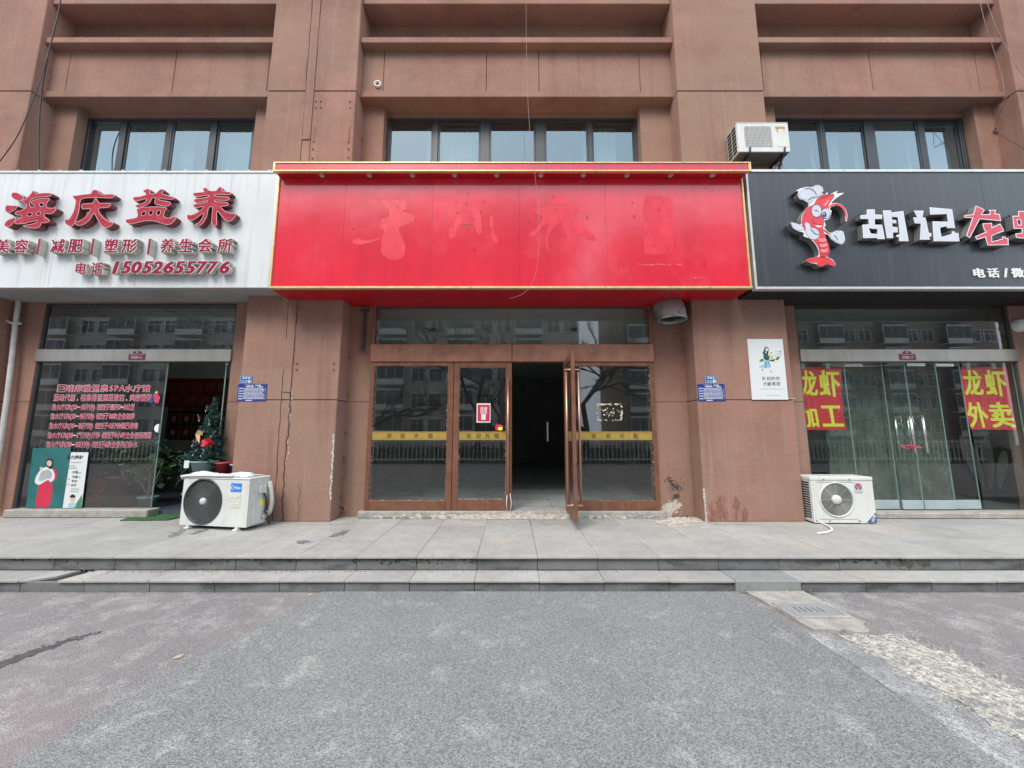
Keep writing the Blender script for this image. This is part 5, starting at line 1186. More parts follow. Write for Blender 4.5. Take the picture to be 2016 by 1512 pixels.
# red and yellow posters inside the right shop
def bigposter(pts_px, chars, nm, label):
    Yx = 5.635
    P_ = [at(*p, Yx) for p in pts_px]
    t = thing('shop_poster', label, 'poster', (sum(p[0] for p in P_) / len(P_), Yx, min(p[1] for p in P_)), 0, 'red and yellow crayfish posters')
    mb = MB(); poly_mb(mb, P_, [], Yx, .002); mb.build('sheet', m_poster_red, t)
    for ch, px, py, wd, hg, sl in chars:
        X, z = at(px, py, Yx); k = at(px + 1, py, Yx)[0] - X
        mb = MB(); glyph_mb(mb, ch, X, z, 1, Yx - .0018, .03, .0014, sl, 0, 2, (wd * k, hg * k)); mb.build('letter', m_poster_yel, t)
    cm_ = MB()
    for f in (.15, .7):
        x = P_[0][0] + (P_[1][0] - P_[0][0]) * f; cm_.box(x - .03, x + .03, Yx - .012, Yx + .004, P_[0][1] - .03, P_[0][1] + .05)
    cm_.build('clip', m_label, t)
bigposter([(1566, 722), (1656, 723), (1657, 770), (1661, 818), (1667, 847), (1588, 846), (1575, 790)], [('龙', 1592, 754, 33, 52, 0), ('虾', 1633, 755, 42, 54, 0), ('加', 1594, 821, 35, 42, -.1), ('工', 1639, 819, 42, 43, -.08)], 0, 'red poster with yellow crayfish processing lettering beside the steel beam')
bigposter([(1891, 722), (1983, 722), (1989, 770), (1995, 815), (2003, 846), (1912, 846), (1899, 800)], [('龙', 1915, 753, 37, 52, 0), ('虾', 1960, 754, 42, 54, 0), ('外', 1925, 817, 40, 52, -.1), ('卖', 1972, 817, 48, 52, -.1)], 0, 'red poster with yellow crayfish takeaway lettering near the frosted decal')
Yx = 6.0; t = thing('narrow_sign', 'narrow faded gold sign half hidden by the shop wall', 'sign', (7.5, Yx, 1.2))
P_ = [at(*p, 5.95) for p in ((1986, 724), (2004, 724), (2030, 850), (2010, 850))]; mb = MB(); poly_mb(mb, P_, [], 5.95, .004); mb.build('sheet', m_logo_red, t)
for ch, px, py in (('酒', 2001, 745), ('水', 2009, 795), ('饮', 2014, 830)):
    X, z = at(px, py, 5.95); mb = MB(); glyph_mb(mb, ch, X, z, .15, 5.948, .03, .0014, -.15); mb.build('letter', m_dullgold, t)

# banner and framed pictures on the back wall of the left shop
Yk = 8.88
a, b = at(268, 745, Yk), at(470, 801, Yk)
BN = thing('red_banner', 'dark red welcome banner with dull gold writing on the back wall', 'banner', ((a[0] + b[0]) / 2, Yk, b[1]))
MB().box(a[0], b[0], Yk - .006, Yk, b[1], a[1]).build('cloth', m_banner, BN)
for ch, px, py in (('热', 290, 760), ('烈', 315, 761), ('欢', 341, 762), ('迎', 365, 763), ('领', 389, 763), ('绣', 414, 763), ('集', 437, 763), ('纹', 344, 788), ('绣', 376, 788), ('老', 402, 790), ('师', 430, 787)):
    X, z = at(px, py, Yk); mb = MB(); glyph_mb(mb, ch, X, z, .26, Yk - .009, .0, .002, .15); mb.build('letter', m_dullgold, BN)
a, b = at(332, 801, Yk), at(470, 866, Yk)
MB().box(a[0], b[0], Yk - .003, Yk, b[1], a[1]).build('picture_board', m_dark, B)
cnt = 0
for row, (y0_, y1_) in enumerate(((803, 809), (815, 834), (838, 864))):
    for c_ in range(5):
        x0_ = 335 + c_ * 25 - row * 2; x1_ = x0_ + 22
        p, q = at(x0_, y0_, Yk), at(x1_, y1_, Yk); cnt += 1
        t = thing('framed_photo', 'gold framed photograph, ' + ('first', 'second', 'third', 'fourth', 'fifth')[c_] + ' in the ' + ('thin top', 'middle', 'bottom')[row] + ' row below the banner', 'picture', ((p[0] + q[0]) / 2, Yk - .01, q[1]), 0, 'framed photographs below the banner')
        MB().box(p[0], q[0], Yk - .022, Yk - .004, q[1], p[1]).build('picture_frame', m_dullgold, t)
        MB().box(p[0] + .02, q[0] - .02, Yk - .024, Yk - .021, q[1] + .02, p[1] - .02).build('print', m_banner if (row + c_) % 3 == 0 else m_plum, t)
        if y1_ - y0_ > 10: MB().prism(blob((p[0] + q[0]) / 2, (p[1] + q[1]) / 2, .055, .07, 12, .1, r6), Yk - .026, Yk - .0235).build('printed_face', m_skin, t)
a, b = at(418, 856, 8.8), at(452, 866, 8.8)
# ================================================================== air conditioners
def tilted_prism(mb, pts, y0, y1, mi): mb.prism(pts, y0, y1, mi)
def fan_grille(mb, cx, cz, y, r, nring, nspoke, spiral, ring_t, mi, hub, hubmi, swirl=0.0):
    for i in range(nring):
        rr = r * (hub + (1 - hub) * (i + 1) / nring); mb.ring((cx, y, cz), rr, ring_t, 44, 4, mi)
    for k in range(nspoke):
        a0 = 2 * math.pi * k / nspoke
        pth = [(cx + r * q * math.cos(a0 + swirl * q), y + .003, cz + r * q * math.sin(a0 + swirl * q)) for q in [hub + (1 - hub) * j / 5 for j in range(6)]]
        mb.tube(pth, ring_t * .9, 4, mi, cap=False)
    mb.lathe([(.001, .012), (r * hub * .9, .012), (r * hub, .0), (r * hub, -.02)], (cx, y, cz), 24, hubmi, 'Y')
def fan_blades(mb, cx, cz, y, r, n, mi):
    for k in range(n):
        a = 2 * math.pi * k / n; pts = []
        for q, w0, dy in ((.2, .5, 0), (.6, .62, 0), (.97, .55, 0)):
            pts.append((cx + r * q * math.cos(a), y, cz + r * q * math.sin(a))); pts.append((cx + r * q * math.cos(a + w0), y + .05, cz + r * q * math.sin(a + w0)))
        mb.add(pts, [(0, 1, 3, 2), (2, 3, 5, 4)], mi)
# ---- the one on the pavement before the fir tree
wA, hA, dA = .963, .592, .305
ac = thing('air_conditioner', 'large white outdoor unit with black swirl fan grille and blue logo', 'air conditioner', (-4.17, 4.90, ZP), R(-9.6))
def lb(o_mb, name, mats, parent=ac, bevel=0.0, **kw): return o_mb.build(name, mats, parent, bevel, local=True, **kw)
# body with a round opening in the front
cxF, czF, rF = .312, .335, .272
cas = MB()
cas.box(0, wA, .012, dA, .042, .042 + hA - .02)
lb(cas, 'casing', m_acwhite, bevel=.012)
fp = MB()
outer = [(0, .045), (wA, .045), (wA, .042 + hA - .03), (0, .042 + hA - .03)]
ring_h = [(cxF + rF * math.cos(6.2832 * i / 48), czF + rF * math.sin(6.2832 * i / 48)) for i in range(48)]
poly_mb(fp, outer, [ring_h], -.012, .022); lb(fp, 'front_panel', m_acwhite)
lb(MB().box(-.012, wA + .006, -.018, dA + .006, .042 + hA - .03, .042 + hA), 'lid', m_acwhite, bevel=.012)
lb(MB().lathe([(.001, -.006), (rF - .002, -.006)], (cxF, .0, czF), 48, 0, 'Y'), 'fan_recess', m_dark)
gm = MB(); gm.ring((cxF, -.014, czF), rF, .011, 56, 8, 0)
fan_grille(gm, cxF, czF, -.012, rF * .97, 9, 56, True, .0013, 2, .16, 1, .9)
lb(gm, 'fan_grille', [m_grille, m_greyfan, m_darkwire])
lb(MB().box(.70, .855, -.0145, -.0115, .46, .565), 'logo_plate', m_logo_blue)
lg = MB(); vs = glyph_mb(lg, 'Midea', .795, .512, 1, -.0158, .025, .001, 0, 0, 3, (.095, .034))
arc = [(.735 + .026 * math.cos(a), .512 + .03 * math.sin(a)) for a in [R(70) + R(240) * i / 12 for i in range(13)]] + [(.739 + .020 * math.cos(a), .512 + .026 * math.sin(a)) for a in [R(300) - R(220) * i / 12 for i in range(13)]]
poly_mb(lg, arc, [], -.0158, .001); lb(lg, 'logo_lettering', m_paper, kind='stuff')
el = MB(); poly_mb(el, [(.695, .425), (.70, .40), (.76, .392), (.80, .40), (.86, .44), (.865, .26), (.70, .255)], [], -.0128, .001); lb(el, 'torn_label', m_label)
lb(MB().box(.71, .845, -.0136, -.0126, .36, .366).box(.71, .845, -.0136, -.0126, .325, .331).box(.71, .825, -.0136, -.0126, .285, .291), 'label_bars', m_paper, kind='stuff')
for x in (.12, wA - .14):
    for y in (-.035, dA - .05): lb(MB().box(x - .035, x + .035, y, y + .07, 0, .02).box(x - .02, x + .02, y + .02, y + .06, .018, .043), 'foot', m_acwhite, bevel=.004)
sd_ = MB(); xw = wA + .001
sd_.box(wA - .002, wA + .012, .05, .19, .06, .36); sd_.box(wA - .002, wA + .028, .12, .23, .42, .52); lb(sd_, 'side_cover', m_acwhite, bevel=.01)
pc = MB(); pc.tube([(wA + .02, .20, .42), (wA + .035, .22, .36), (wA + .03, .24, .25), (wA + .02, .24, .17)], .012, 8, 0); lb(pc, 'power_cable', m_cable)
pw = MB(); pw.tube([(wA + .006, .28, .56), (wA + .045, .29, .40), (wA + .05, .30, .30), (wA + .035, .30, .18), (wA + .012, .29, .14)], .030, 8, 0).tube([(wA + .005, .24, .17), (wA + .04, .25, .18)], .018, 8, 0).tube([(wA + .005, .21, .12), (wA + .035, .22, .13)], .018, 8, 0); lb(pw, 'wrapped_pipe', m_cream)
vv = MB().tube([(wA + .02, .23, .20), (wA + .045, .24, .16)], .016, 8).tube([(wA + .01, .27, .10), (wA + .04, .29, .04), (wA + .02, .33, .02)], .012, 6); lb(vv, 'pipe_valve', m_grille)
lb(MB().prism([(wA + .0, .28), (wA + .001, .33), (wA + .002, .30)], .2, .25).box(wA + .011, wA + .014, .15, .185, .27, .335), 'warning_tag', m_poster_yel)
FM = thing('plastic_film', 'white plastic sheet bundled on top of the pavement air conditioner', 'plastic sheet', (-3.7, 4.9, .87), R(-9.6))
fl = MB(); nx, ny = 24, 7; W0 = WORLD[ac]
r7 = random.Random(4); vs = []
for j in range(ny + 1):
    for i in range(nx + 1):
        u, v = i / nx, j / ny
        x = .0 + u * .90; y = .0 + v * .285
        z = .042 + hA + .006 + .045 * math.sin(math.pi * min(1, v * 1.6)) * (.8 + .35 * math.sin(u * 9)) + r7.uniform(-.004, .006)
        if v == 0 or u == 0 or u == 1: z = .042 + hA + .003 + r7.uniform(0, .01)
        p = W0 @ Vector((x + r7.uniform(-.006, .006), y, z)); vs.append(tuple(p))
fl.add(vs, [(j * (nx + 1) + i, j * (nx + 1) + i + 1, (j + 1) * (nx + 1) + i + 1, (j + 1) * (nx + 1) + i) for j in range(ny) for i in range(nx)], 0, False)
p0, p1 = W0 @ Vector((-.03, -.022, .645)), W0 @ Vector((.72, -.012, .652))
fl.tube([tuple(W0 @ Vector((-.045, .01, .605))), tuple(W0 @ Vector((-.03, -.02, .635))), tuple(p0 + (p1 - p0) * .1), tuple(p0 + (p1 - p0) * .5 + Vector((0, 0, .006))), tuple(p1)], .017, 8)
fl.build('sheet', m_film, FM)

# ---- the older one beside the right column
wB, hB, dB = .80, .585, .30
ac2 = thing('air_conditioner', 'white outdoor unit with round wire fan guard below the crayfish poster', 'air conditioner', (3.965, 5.11, ZP + .017), R(-1.5))
l2 = lambda mb, nm, mt, bevel=0.0, **kw: mb.build(nm, mt, ac2, bevel, local=True, **kw)
l2(MB().box(.0, wB, .014, dB, .0, hB), 'casing', m_acold, .01)
cx2, cz2, r2_ = .315, .295, .213
fp = MB(); poly_mb(fp, [(0, .0), (wB, .0), (wB, hB - .045), (0, hB - .045)], [[(cx2 + r2_ * math.cos(6.2832 * i / 44), cz2 + r2_ * math.sin(6.2832 * i / 44)) for i in range(44)]], -.004, .018); l2(fp, 'front_panel', m_acold)
l2(MB().box(-.006, wB + .006, -.012, dB + .004, hB - .044, hB + .004), 'lid', m_acold, .008)
l2(MB().lathe([(.001, -.004), (r2_ - .001, -.004)], (cx2, .006, cz2), 44, 0, 'Y'), 'fan_recess', m_dark)
gm = MB(); gm.ring((cx2, -.008, cz2), r2_ + .004, .010, 50, 8, 2)
fan_grille(gm, cx2, cz2, -.008, r2_ * .96, 13, 8, False, .0017, 2, .30, 1); l2(gm, 'fan_guard', [m_grille, m_acold, m_wire])
l2(MB().box(cx2 - .24, cx2 + .24, -.0065, -.004, cz2 - .252, cz2 - .248).box(cx2 - .24, cx2 + .24, -.0065, -.004, cz2 + .222, cz2 + .226), 'pressed_line', m_greyside, kind='stuff')
sg = MB()
for i in range(15): sg.box(-.004, .002, .03, .26, .05 + i * .032, .068 + i * .032)
l2(sg, 'side_slots', m_dark, kind='stuff')
l2(MB().box(.028, .036, -.010, -.003, .06, .53), 'edge_bead', m_acold)
sx = MB()
for x in (.03, .20, .58): sx.lathe([(.001, .008), (.009, .006), (.009, -.002)], (x, -.004, .025), 10, 0, 'Y')
for x in (.165, .50): sx.lathe([(.001, .008), (.009, .006), (.009, -.002)], (x, -.012, hB - .03), 10, 0, 'Y')
l2(sx, 'screw', m_rust, kind='stuff')
l2(MB().box(.555, .665, -.0065, -.0045, .38, .515), 'logo_plate', m_label)
cl, cz_, rl = .610, .46, .044
def sector(a0, a1, r, cx=cl, cz=cz_): return [(cx + r * math.cos(R(a0 + (a1 - a0) * i / 10)), cz + r * math.sin(R(a0 + (a1 - a0) * i / 10))) for i in range(11)]
mb = MB(); poly_mb(mb, [(cl, cz_ - .022)] + sector(38, 142, rl), [], -.0078, .001); l2(mb, 'emblem_top', m_logo_red)
for s_ in (-1, 1):
    pts = [(cl + s_ * .006, cz_ - .032)] + [(cl + s_ * q[0], cz_ + q[1]) for q in [(rl * math.cos(R(a)), rl * math.sin(R(a))) for a in (-68, -50, -30, -10, 10, 28)]]
    mb = MB(); poly_mb(mb, pts, [], -.0078, .001); l2(mb, 'emblem_side', m_logo_navy)
mb = MB(); glyph_mb(mb, 'Chunlan', cl, .395, 1, -.0078, .01, .001, 0, 0, 2, (.10, .022)); l2(mb, 'logo_lettering', m_greytext, kind='stuff')
mb = MB(); poly_mb(mb, [(wB - .14, .004), (wB - .002, .004), (wB - .002, .15)], [], -.0062, .001); l2(mb, 'corner_sticker', m_logo_navy)
mb = MB(); glyph_mb(mb, '空', wB - .048, .038, .05, -.0075, .02, .001, 0.3); glyph_mb(mb, '调', wB - .030, .085, .04, -.0075, .02, .001, 0.3); poly_mb(mb, [(wB - .142, .006), (wB - .132, .006), (wB - .002, .142), (wB - .002, .154)], [], -.0075, .001); l2(mb, 'sticker_lettering', m_paper, kind='stuff')
for x in (.12, .66): l2(MB().box(x - .05, x + .05, .01, .28, -.017, .0), 'foot', m_cream)
hz = thing('drain_hose', 'short white hose curling from under the right air conditioner', 'hose', (*gnd(1640, 1040, ZP), ZP))
MB().tube([(*gnd(x, y, ZP + .012), ZP + .012) for x, y in ((1612, 1028), (1625, 1033), (1637, 1040), (1638, 1044), (1628, 1048), (1610, 1050))], .011, 8).build('hose', m_white, hz)

# ---- the one hung above the signs
ac3 = thing('air_conditioner', 'small white outdoor unit hung on black brackets above the signboards', 'air conditioner', (3.285, 4.95, 5.46))
l3 = lambda mb, nm, mt, bevel=0.0, **kw: mb.build(nm, mt, ac3, bevel, local=True, **kw)
wC, hC, dC = .745, .465, .26
l3(MB().box(0, wC, .01, dC, .0, hC), 'casing', m_acold, .012)
fp = MB(); hole = [(.10 + .02, .07), (.50 - .02, .07), (.50, .09), (.50, .37), (.48, .405), (.12, .405), (.10, .385), (.10, .09)]
poly_mb(fp, [(.0, .0), (wC, .0), (wC, hC - .012), (.0, hC - .012)], [hole], -.006, .018); l3(fp, 'front_panel', m_acold)
l3(MB().box(-.006, wC + .006, -.010, dC, hC - .011, hC + .006), 'lid', m_acold, .006)
l3(MB().box(.09, .51, .004, .008, .06, .41), 'fan_recess', m_grille)
gl_ = MB()
for i in range(22): gl_.box(.104 + i * .0182, .110 + i * .0182, -.010, -.004, .072, .403)
for i in range(13): gl_.box(.101, .499, -.008, -.003, .085 + i * .025, .089 + i * .025)
l3(gl_, 'fan_guard', m_acold)
ss = MB()
for i in range(7):
    for j in range(2): ss.box(-.003, .004, .03 + j * .11, .125 + j * .11, .02 + i * .062, .068 + i * .062)
l3(ss, 'side_slots', m_dark, kind='stuff')
rsx = MB(); rsx.prism([(.555, .40), (.70, .40), (.70, .375), (.69, .368), (.685, .29), (.678, .368), (.60, .365), (.592, .25), (.588, .36), (.575, .30), (.57, .36), (.555, .375)], -.0075, -.005); l3(rsx, 'rust_mark', M('orange_rust', (0.45, 0.26, 0.08), 0.8, var=0.4, vs=60))
l3(MB().box(.56, .72, -.0075, -.005, .075, .083), 'lower_slot', m_greytext)
l3(MB().box(.01, wC - .01, .0, dC, -.012, .0), 'base_pan', m_greyside, .004)
br = MB()
for x in (.16, .66): br.tube([(x, -.02, .055), (x, .0, -.01), (x, .275, -.33)], .014, 6).box(x - .02, x + .02, -.01, .285, -.030, -.013).box(x - .02, x + .02, .27, .289, -.38, -.013)
l3(br, 'bracket', m_cable)
l3(MB().tube([(.68, .2, .03), (.74, .19, -.12), (.72, .12, -.24), (.76, .1, -.33)], .018, 8).tube([(.70, .22, .0), (.66, .20, -.15), (.67, .16, -.33)], .016, 8), 'wrapped_pipe', m_cream)

# ================================================================== ducts, pipes, cables
DU = thing('exhaust_duct', 'galvanised exhaust elbow opening downwards beside the red signboard', 'duct', (2.33, 5.3, 3.05))
du = MB(); cxd = at(1324, 625, 5.28)[0]; pth = []
for i in range(9):
    a = math.pi / 2 * i / 8; pth.append((cxd, 5.56 - .27 * math.sin(a), 3.05 + .03 + .25 * math.cos(a)))
rad = .195; base = len(du.v)
prev = None
for i, p in enumerate(pth):
    a = math.pi / 2 * i / 8
    ring_ = []
    for k_ in range(28):
        b_ = 2 * math.pi * k_ / 28; ox_, on = rad * math.cos(b_), rad * math.sin(b_)
        ring_.append((p[0] + ox_, p[1] + on * math.sin(a) * -1 + 0, p[2] + on * math.cos(a)))
    du.v += ring_
for i in range(8):
    for k_ in range(28):
        a_, b_ = base + i * 28 + k_, base + i * 28 + (k_ + 1) % 28; du.f.append([a_, b_, b_ + 28, a_ + 28]); du.m.append(0); du.sm.append(True)
du.build('elbow', m_galv, DU)
rim = MB(); rim.lathe([(rad, .0), (rad + .006, -.002), (rad + .006, -.035), (rad - .004, -.037), (rad - .006, .0)], (cxd, 5.29, 3.082), 32); rim.build('rim', m_galv, DU)
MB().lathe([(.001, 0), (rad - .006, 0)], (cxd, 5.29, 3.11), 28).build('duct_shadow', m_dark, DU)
LB = thing('steel_bracket', 'rusty black steel bracket fixed high beside the middle doors', 'bracket', (at(718, 640, 5.52)[0], 5.52, 2.7))
p, q = at(719, 613, 5.52), at(724, 685, 5.50)
MB().box(p[0] - .02, p[0] + .02, 5.49, 5.53, q[1], p[1]).box(p[0] - .06, p[0] + .06, 5.46, 5.545, p[1], p[1] + .02).tube([(p[0], 5.50, q[1] + .02), (p[0] - .01, 5.49, q[1] - .03)], .025, 8).build('steel_bar', m_soot, LB, 0.004)
WP = thing('drain_pipe', 'grey white downpipe with a side branch at the far left wall', 'pipe', (at(10, 900, 5.45)[0], 5.45, ZP))
MB().tube([(*(lambda a: (a[0], 5.46, a[1]))(at(x, y, 5.46)),) for x, y in ((36, 575), (36, 600), (30, 640), (24, 700), (13, 790), (0, 880), (-16, 990))], .030, 10).build('pipe', m_pipe, WP)
MB().tube([(*(lambda a: (a[0], 5.44, a[1]))(at(x, y, 5.44)),) for x, y in ((-30, 612), (0, 624), (22, 636), (40, 637))], .020, 8).build('branch', m_pipe, WP)
def cable(name, label, pts, r, mat, cat='cable', group=None):
    P_ = []
    for px, py, Y in pts: X, z = at(px, py, Y); P_.append(Vector((X, Y, z)))
    Q = []
    for i in range(len(P_) - 1):                    # Catmull-Rom through the points
        a, b, c, d = P_[max(i - 1, 0)], P_[i], P_[i + 1], P_[min(i + 2, len(P_) - 1)]
        for j in range(6):
            t_ = j / 6; Q.append(0.5 * ((2 * b) + (c - a) * t_ + (2 * a - 5 * b + 4 * c - d) * t_ ** 2 + (3 * b - a - 3 * c + d) * t_ ** 3))
    Q.append(P_[-1])
    tag(MB().tube(Q, r, 6).build(name, mat), label, cat, group)
cable('loose_wire', 'thin loose wire dangling in front of the red signboard', [(1036, -40, 5.1), (1036, 60, 5.1), (1039, 190, 5.05), (1046, 290, 4.75), (1052, 335, 4.63), (1058, 390, 4.62), (1061, 450, 4.64), (1058, 520, 4.66), (1048, 556, 4.66), (1030, 578, 4.66), (1003, 588, 4.66)], .0022, m_palewire, 'wire')
cable('cable', 'black cable running down the recess beside the far left column', [(122, -30, 5.15), (116, 20, 5.15), (104, 70, 5.15), (92, 120, 5.15), (81, 190, 5.2), (76, 260, 5.2), (77, 345, 5.2)], .009, m_cable)
cable('cable', 'slack thin cable crossing the face of the far left column', [(98, 95, 5.15), (82, 150, 5.12), (56, 220, 5.1), (30, 275, 5.1), (-10, 330, 5.1)], .006, m_cable)
cable('cable', 'thin cable dropping from the ledge at the upper right', [(1926, -10, 5.15), (1938, 40, 5.15), (1955, 95, 5.2), (1972, 150, 5.25), (1978, 190, 5.25)], .0035, m_palewire)
cable('cable', 'slack cable sweeping across the right column', [(1938, -10, 5.15), (1960, 50, 5.15), (1990, 110, 5.15), (2020, 155, 5.15), (2060, 190, 5.15)], .0035, m_palewire)
cable('cable', 'cable from the wall hole up to the right ledge', [(1956, 258, 5.50), (1972, 215, 5.40), (1988, 190, 5.22), (2016, 172, 5.18), (2060, 160, 5.18)], .0035, m_cable)
cable('cable', 'cable sagging right from the small wall hole', [(1958, 259, 5.50), (1985, 275, 5.40), (2016, 292, 5.2), (2060, 310, 5.15)], .0035, m_cable)
X, z = at(2012, 640, 5.50)
RD = thing('round_vent', 'round white vent cap on the far right wall', 'vent', (X, 5.5, z)); MB().lathe([(.001, .05), (.07, .045), (.095, .02), (.10, -.05)], (X, 5.50, z), 24, 0, 'Y').build('cap', m_acold, RD)

# ================================================================== plants and small things
def leaves(mb, pts, size, rng, mi=0, narrow=.45, droop=.4):
    for p in pts:
        a = rng.uniform(0, 6.28); el = rng.uniform(-.9, .7) - droop * .4; s_ = size * rng.uniform(.6, 1.3)
        d = Vector((math.cos(a) * math.cos(el), math.sin(a) * math.cos(el), math.sin(el))); sd2 = d.cross(Vector((rng.uniform(-1, 1), rng.uniform(-1, 1), 1))).normalized() * s_ * narrow
        c = Vector(p); m_ = c + d * s_ * .5; mb.add([tuple(c), tuple(m_ + sd2), tuple(c + d * s_), tuple(m_ - sd2)], [(0, 1, 2, 3)], mi)
def pot(parent, c, r0, r1, h, mat, name='pot'):
    MB().lathe([(.001, 0), (r0, 0), (r1, h - .02), (r1 + .018, h - .02), (r1 + .018, h), (r1 - .01, h), (r1 - .015, h - .03)], c, 28).build(name, mat, parent)
    MB().lathe([(.001, 0), (r1 - .012, 0)], (c[0], c[1], c[2] + h - .03), 24).build('soil', m_soil, parent)
r8 = random.Random(77)
Yt = 5.42; Xt = at(404, 905, Yt)[0]; zr = at(404, 907, Yt)[1]
# plinth behind the air conditioner that carries the pots
PL = thing('plant_stand', 'dark wooden stand behind the pavement air conditioner', 'stand', (Xt + .15, Yt, ZP))
MB().box(Xt - .13, Xt + .62, 5.28, 5.52, ZP + .58, ZP + .62).build('stand_top', m_dark, PL, .004)
for x, y in ((Xt - .02, 5.30), (Xt + .59, 5.30), (Xt - .02, 5.50), (Xt + .59, 5.50)): MB().box(x - .02, x + .02, y - .015, y + .015, ZP, ZP + .58).build('leg', m_dark, PL)
FT = thing('christmas_tree', 'small artificial fir tree with red bow in a teal pot', 'christmas tree', (Xt, Yt, ZP + .62))
pot(FT, (Xt, Yt, ZP + .62), .12, .158, zr - ZP - .62, m_pot_teal)
ztop = at(411, 783, Yt)[1]
MB().tube([(Xt, Yt, zr - .05), (Xt + .02, Yt, (zr + ztop) / 2), (Xt + .05, Yt, ztop)], .012, 8, r2=.004).build('trunk', m_bark, FT)
nm = MB(); hT = ztop - zr
for i in range(150):
    q = r8.random() ** 1.25; z0_ = zr + .01 + q * (hT - .03); rr = .03 + .33 * (1 - q) ** 1.1 * r8.uniform(.5, 1.0)
    a = r8.uniform(0, 6.28); cxx = Xt + .05 * q
    tip = Vector((cxx + rr * math.cos(a), Yt + rr * .7 * math.sin(a), z0_ + r8.uniform(-.10, .02))); b0 = Vector((cxx, Yt, z0_ + .03))
    n = int(9 + rr * 90)
    for j in range(n):
        c = b0 + (tip - b0) * ((j + .5) / n)
        for kk in range(3):
            d = Vector((r8.gauss(0, 1), r8.gauss(0, 1), r8.gauss(0, 1))).normalized() + (tip - b0).normalized() * .7; d.normalize(); s_ = r8.uniform(.025, .05)
            w_ = d.cross(Vector((r8.gauss(0, 1), r8.gauss(0, 1), 1))).normalized() * .0055
            nm.add([tuple(c - w_), tuple(c + w_), tuple(c + d * s_)], [(0, 1, 2)])
for tip_px in ((352, 930), (345, 960), (358, 985), (368, 965), (350, 945), (362, 915), (372, 945)):
    X, z = at(*tip_px, 5.3); b0 = Vector((Xt - .12, Yt - .05, zr - .02)); tip = Vector((X, 5.30, z))
    for j in range(26):
        c = b0 + (tip - b0) * ((j + .5) / 26) + Vector((0, 0, .05 * math.sin(j / 26 * 3.1)))
        for kk in range(4):
            d = Vector((r8.gauss(0, 1), r8.gauss(0, 1), r8.gauss(0, 1))).normalized(); s_ = r8.uniform(.03, .05); w_ = d.cross(Vector((0, .3, 1))).normalized() * .006
            nm.add([tuple(c - w_), tuple(c + w_), tuple(c + d * s_)], [(0, 1, 2)])
nm.build('foliage', m_needle, FT)
X, z = at(414, 873, 5.22); bw = MB()
for a in (200, 260, 320, 20, 80, 140):
    a = R(a); L_ = .10; t1 = (X + L_ * math.cos(a), 5.17, z + L_ * .8 * math.sin(a)); s1 = (X + .05 * math.cos(a + .6), 5.13, z + .05 * math.sin(a + .6)); s2 = (X + .05 * math.cos(a - .6), 5.20, z + .05 * math.sin(a - .6))
    bw.add([(X, 5.19, z), s1, t1, s2], [(0, 1, 2), (0, 2, 3)])
bw.build('bow', m_bow, FT)
X, z = at(398, 852, 5.24); MB().add([(X - .06, 5.2, z - .02), (X - .01, 5.18, z + .04), (X + .05, 5.2, z + .01), (X, 5.21, z - .04), (X - .03, 5.2, z - .11), (X + .02, 5.19, z - .14)], [(0, 1, 2, 3), (0, 3, 5, 4)]).build('ribbon', M('gold_ribbon', (0.5, 0.33, 0.14), 0.4), FT)
gl = MB()
for px, py in ((405, 812), (392, 830), (412, 838), (398, 858), (385, 872), (378, 880), (415, 862), (380, 898), (400, 888), (395, 900), (358, 975)):
    X, z = at(px, py, 5.22); gl.tube([(X, 5.22, z), (X + .004, 5.21, z + .025)], .004, 5).tube([(X, 5.22, z + .03), (X + r8.uniform(-.06, .06), 5.24, z + .10)], .001, 4)
gl.build('light_string', m_white, FT)
X, z = at(368, 914, 5.2); MB().box(X - .035, X + .03, 5.195, 5.2, z - .05, z + .05).build('paper_tag', m_paper, FT)
for px, py, rr, mt, lab in ((440, 917, .085, m_pot_red, 'shallow red plastic pot beside the teal pot'), (472, 920, .10, m_pot_teal, 'low teal pot nearest the column behind the air conditioner')):
    X, z = at(px, py, 5.40); t = thing('plant_pot', lab, 'pot', (X, 5.40, ZP + .62)); pot(t, (X, 5.40, ZP + .62), rr * .8, rr, max(.05, z - ZP - .62 + .05), mt)
# plants inside the left window
def bush(name, label, px, y_top_pot, Y, r, potmat, zbase, fol_px, n, size, lm, stems, pr):
    X, zp_ = at(px, y_top_pot, Y); t = thing(name, label, 'potted plant', (X, Y, zbase)); pot(t, (X, Y, zbase), pr * .8, pr, zp_ - zbase, potmat)
    x0_, y0_, x1_, y1_ = fol_px; a = at(x0_, y0_, Y); b = at(x1_, y1_, Y); cx_, cz2_ = (a[0] + b[0]) / 2, (a[1] + b[1]) / 2
    sm_ = MB(); tips = []
    for i in range(stems):
        tx = cx_ + r8.uniform(-.8, .8) * (b[0] - a[0]) / 2; ty = Y + r8.uniform(-.2, .2); tz = cz2_ + r8.uniform(-.5, .6) * (a[1] - b[1]) / 2; tips.append((tx, ty, tz))
        sm_.tube([(X + r8.uniform(-.04, .04), Y + r8.uniform(-.03, .03), zp_ - .04), ((X + tx) / 2 + r8.uniform(-.02, .02), (Y + ty) / 2, (zp_ + tz) / 2), (tx, ty, tz)], .011, 6, r2=.005)
    sm_.build('stems', m_stem, t)
    lf = MB(); pts = []
    for i in range(n):
        tx, ty, tz = tips[i % stems]; pts.append((tx + r8.gauss(0, .10), ty + r8.gauss(0, .08), tz + r8.gauss(0, .09)))
    leaves(lf, pts, size, r8, 0); lf.build('foliage', lm, t)
bush('potted_plant', 'bushy plant with many pale stems in a large brown pot', 246, 936, 5.95, .2, m_pot_brown, .30, (195, 868, 300, 912), 800, .075, m_leaf, 12, .205)
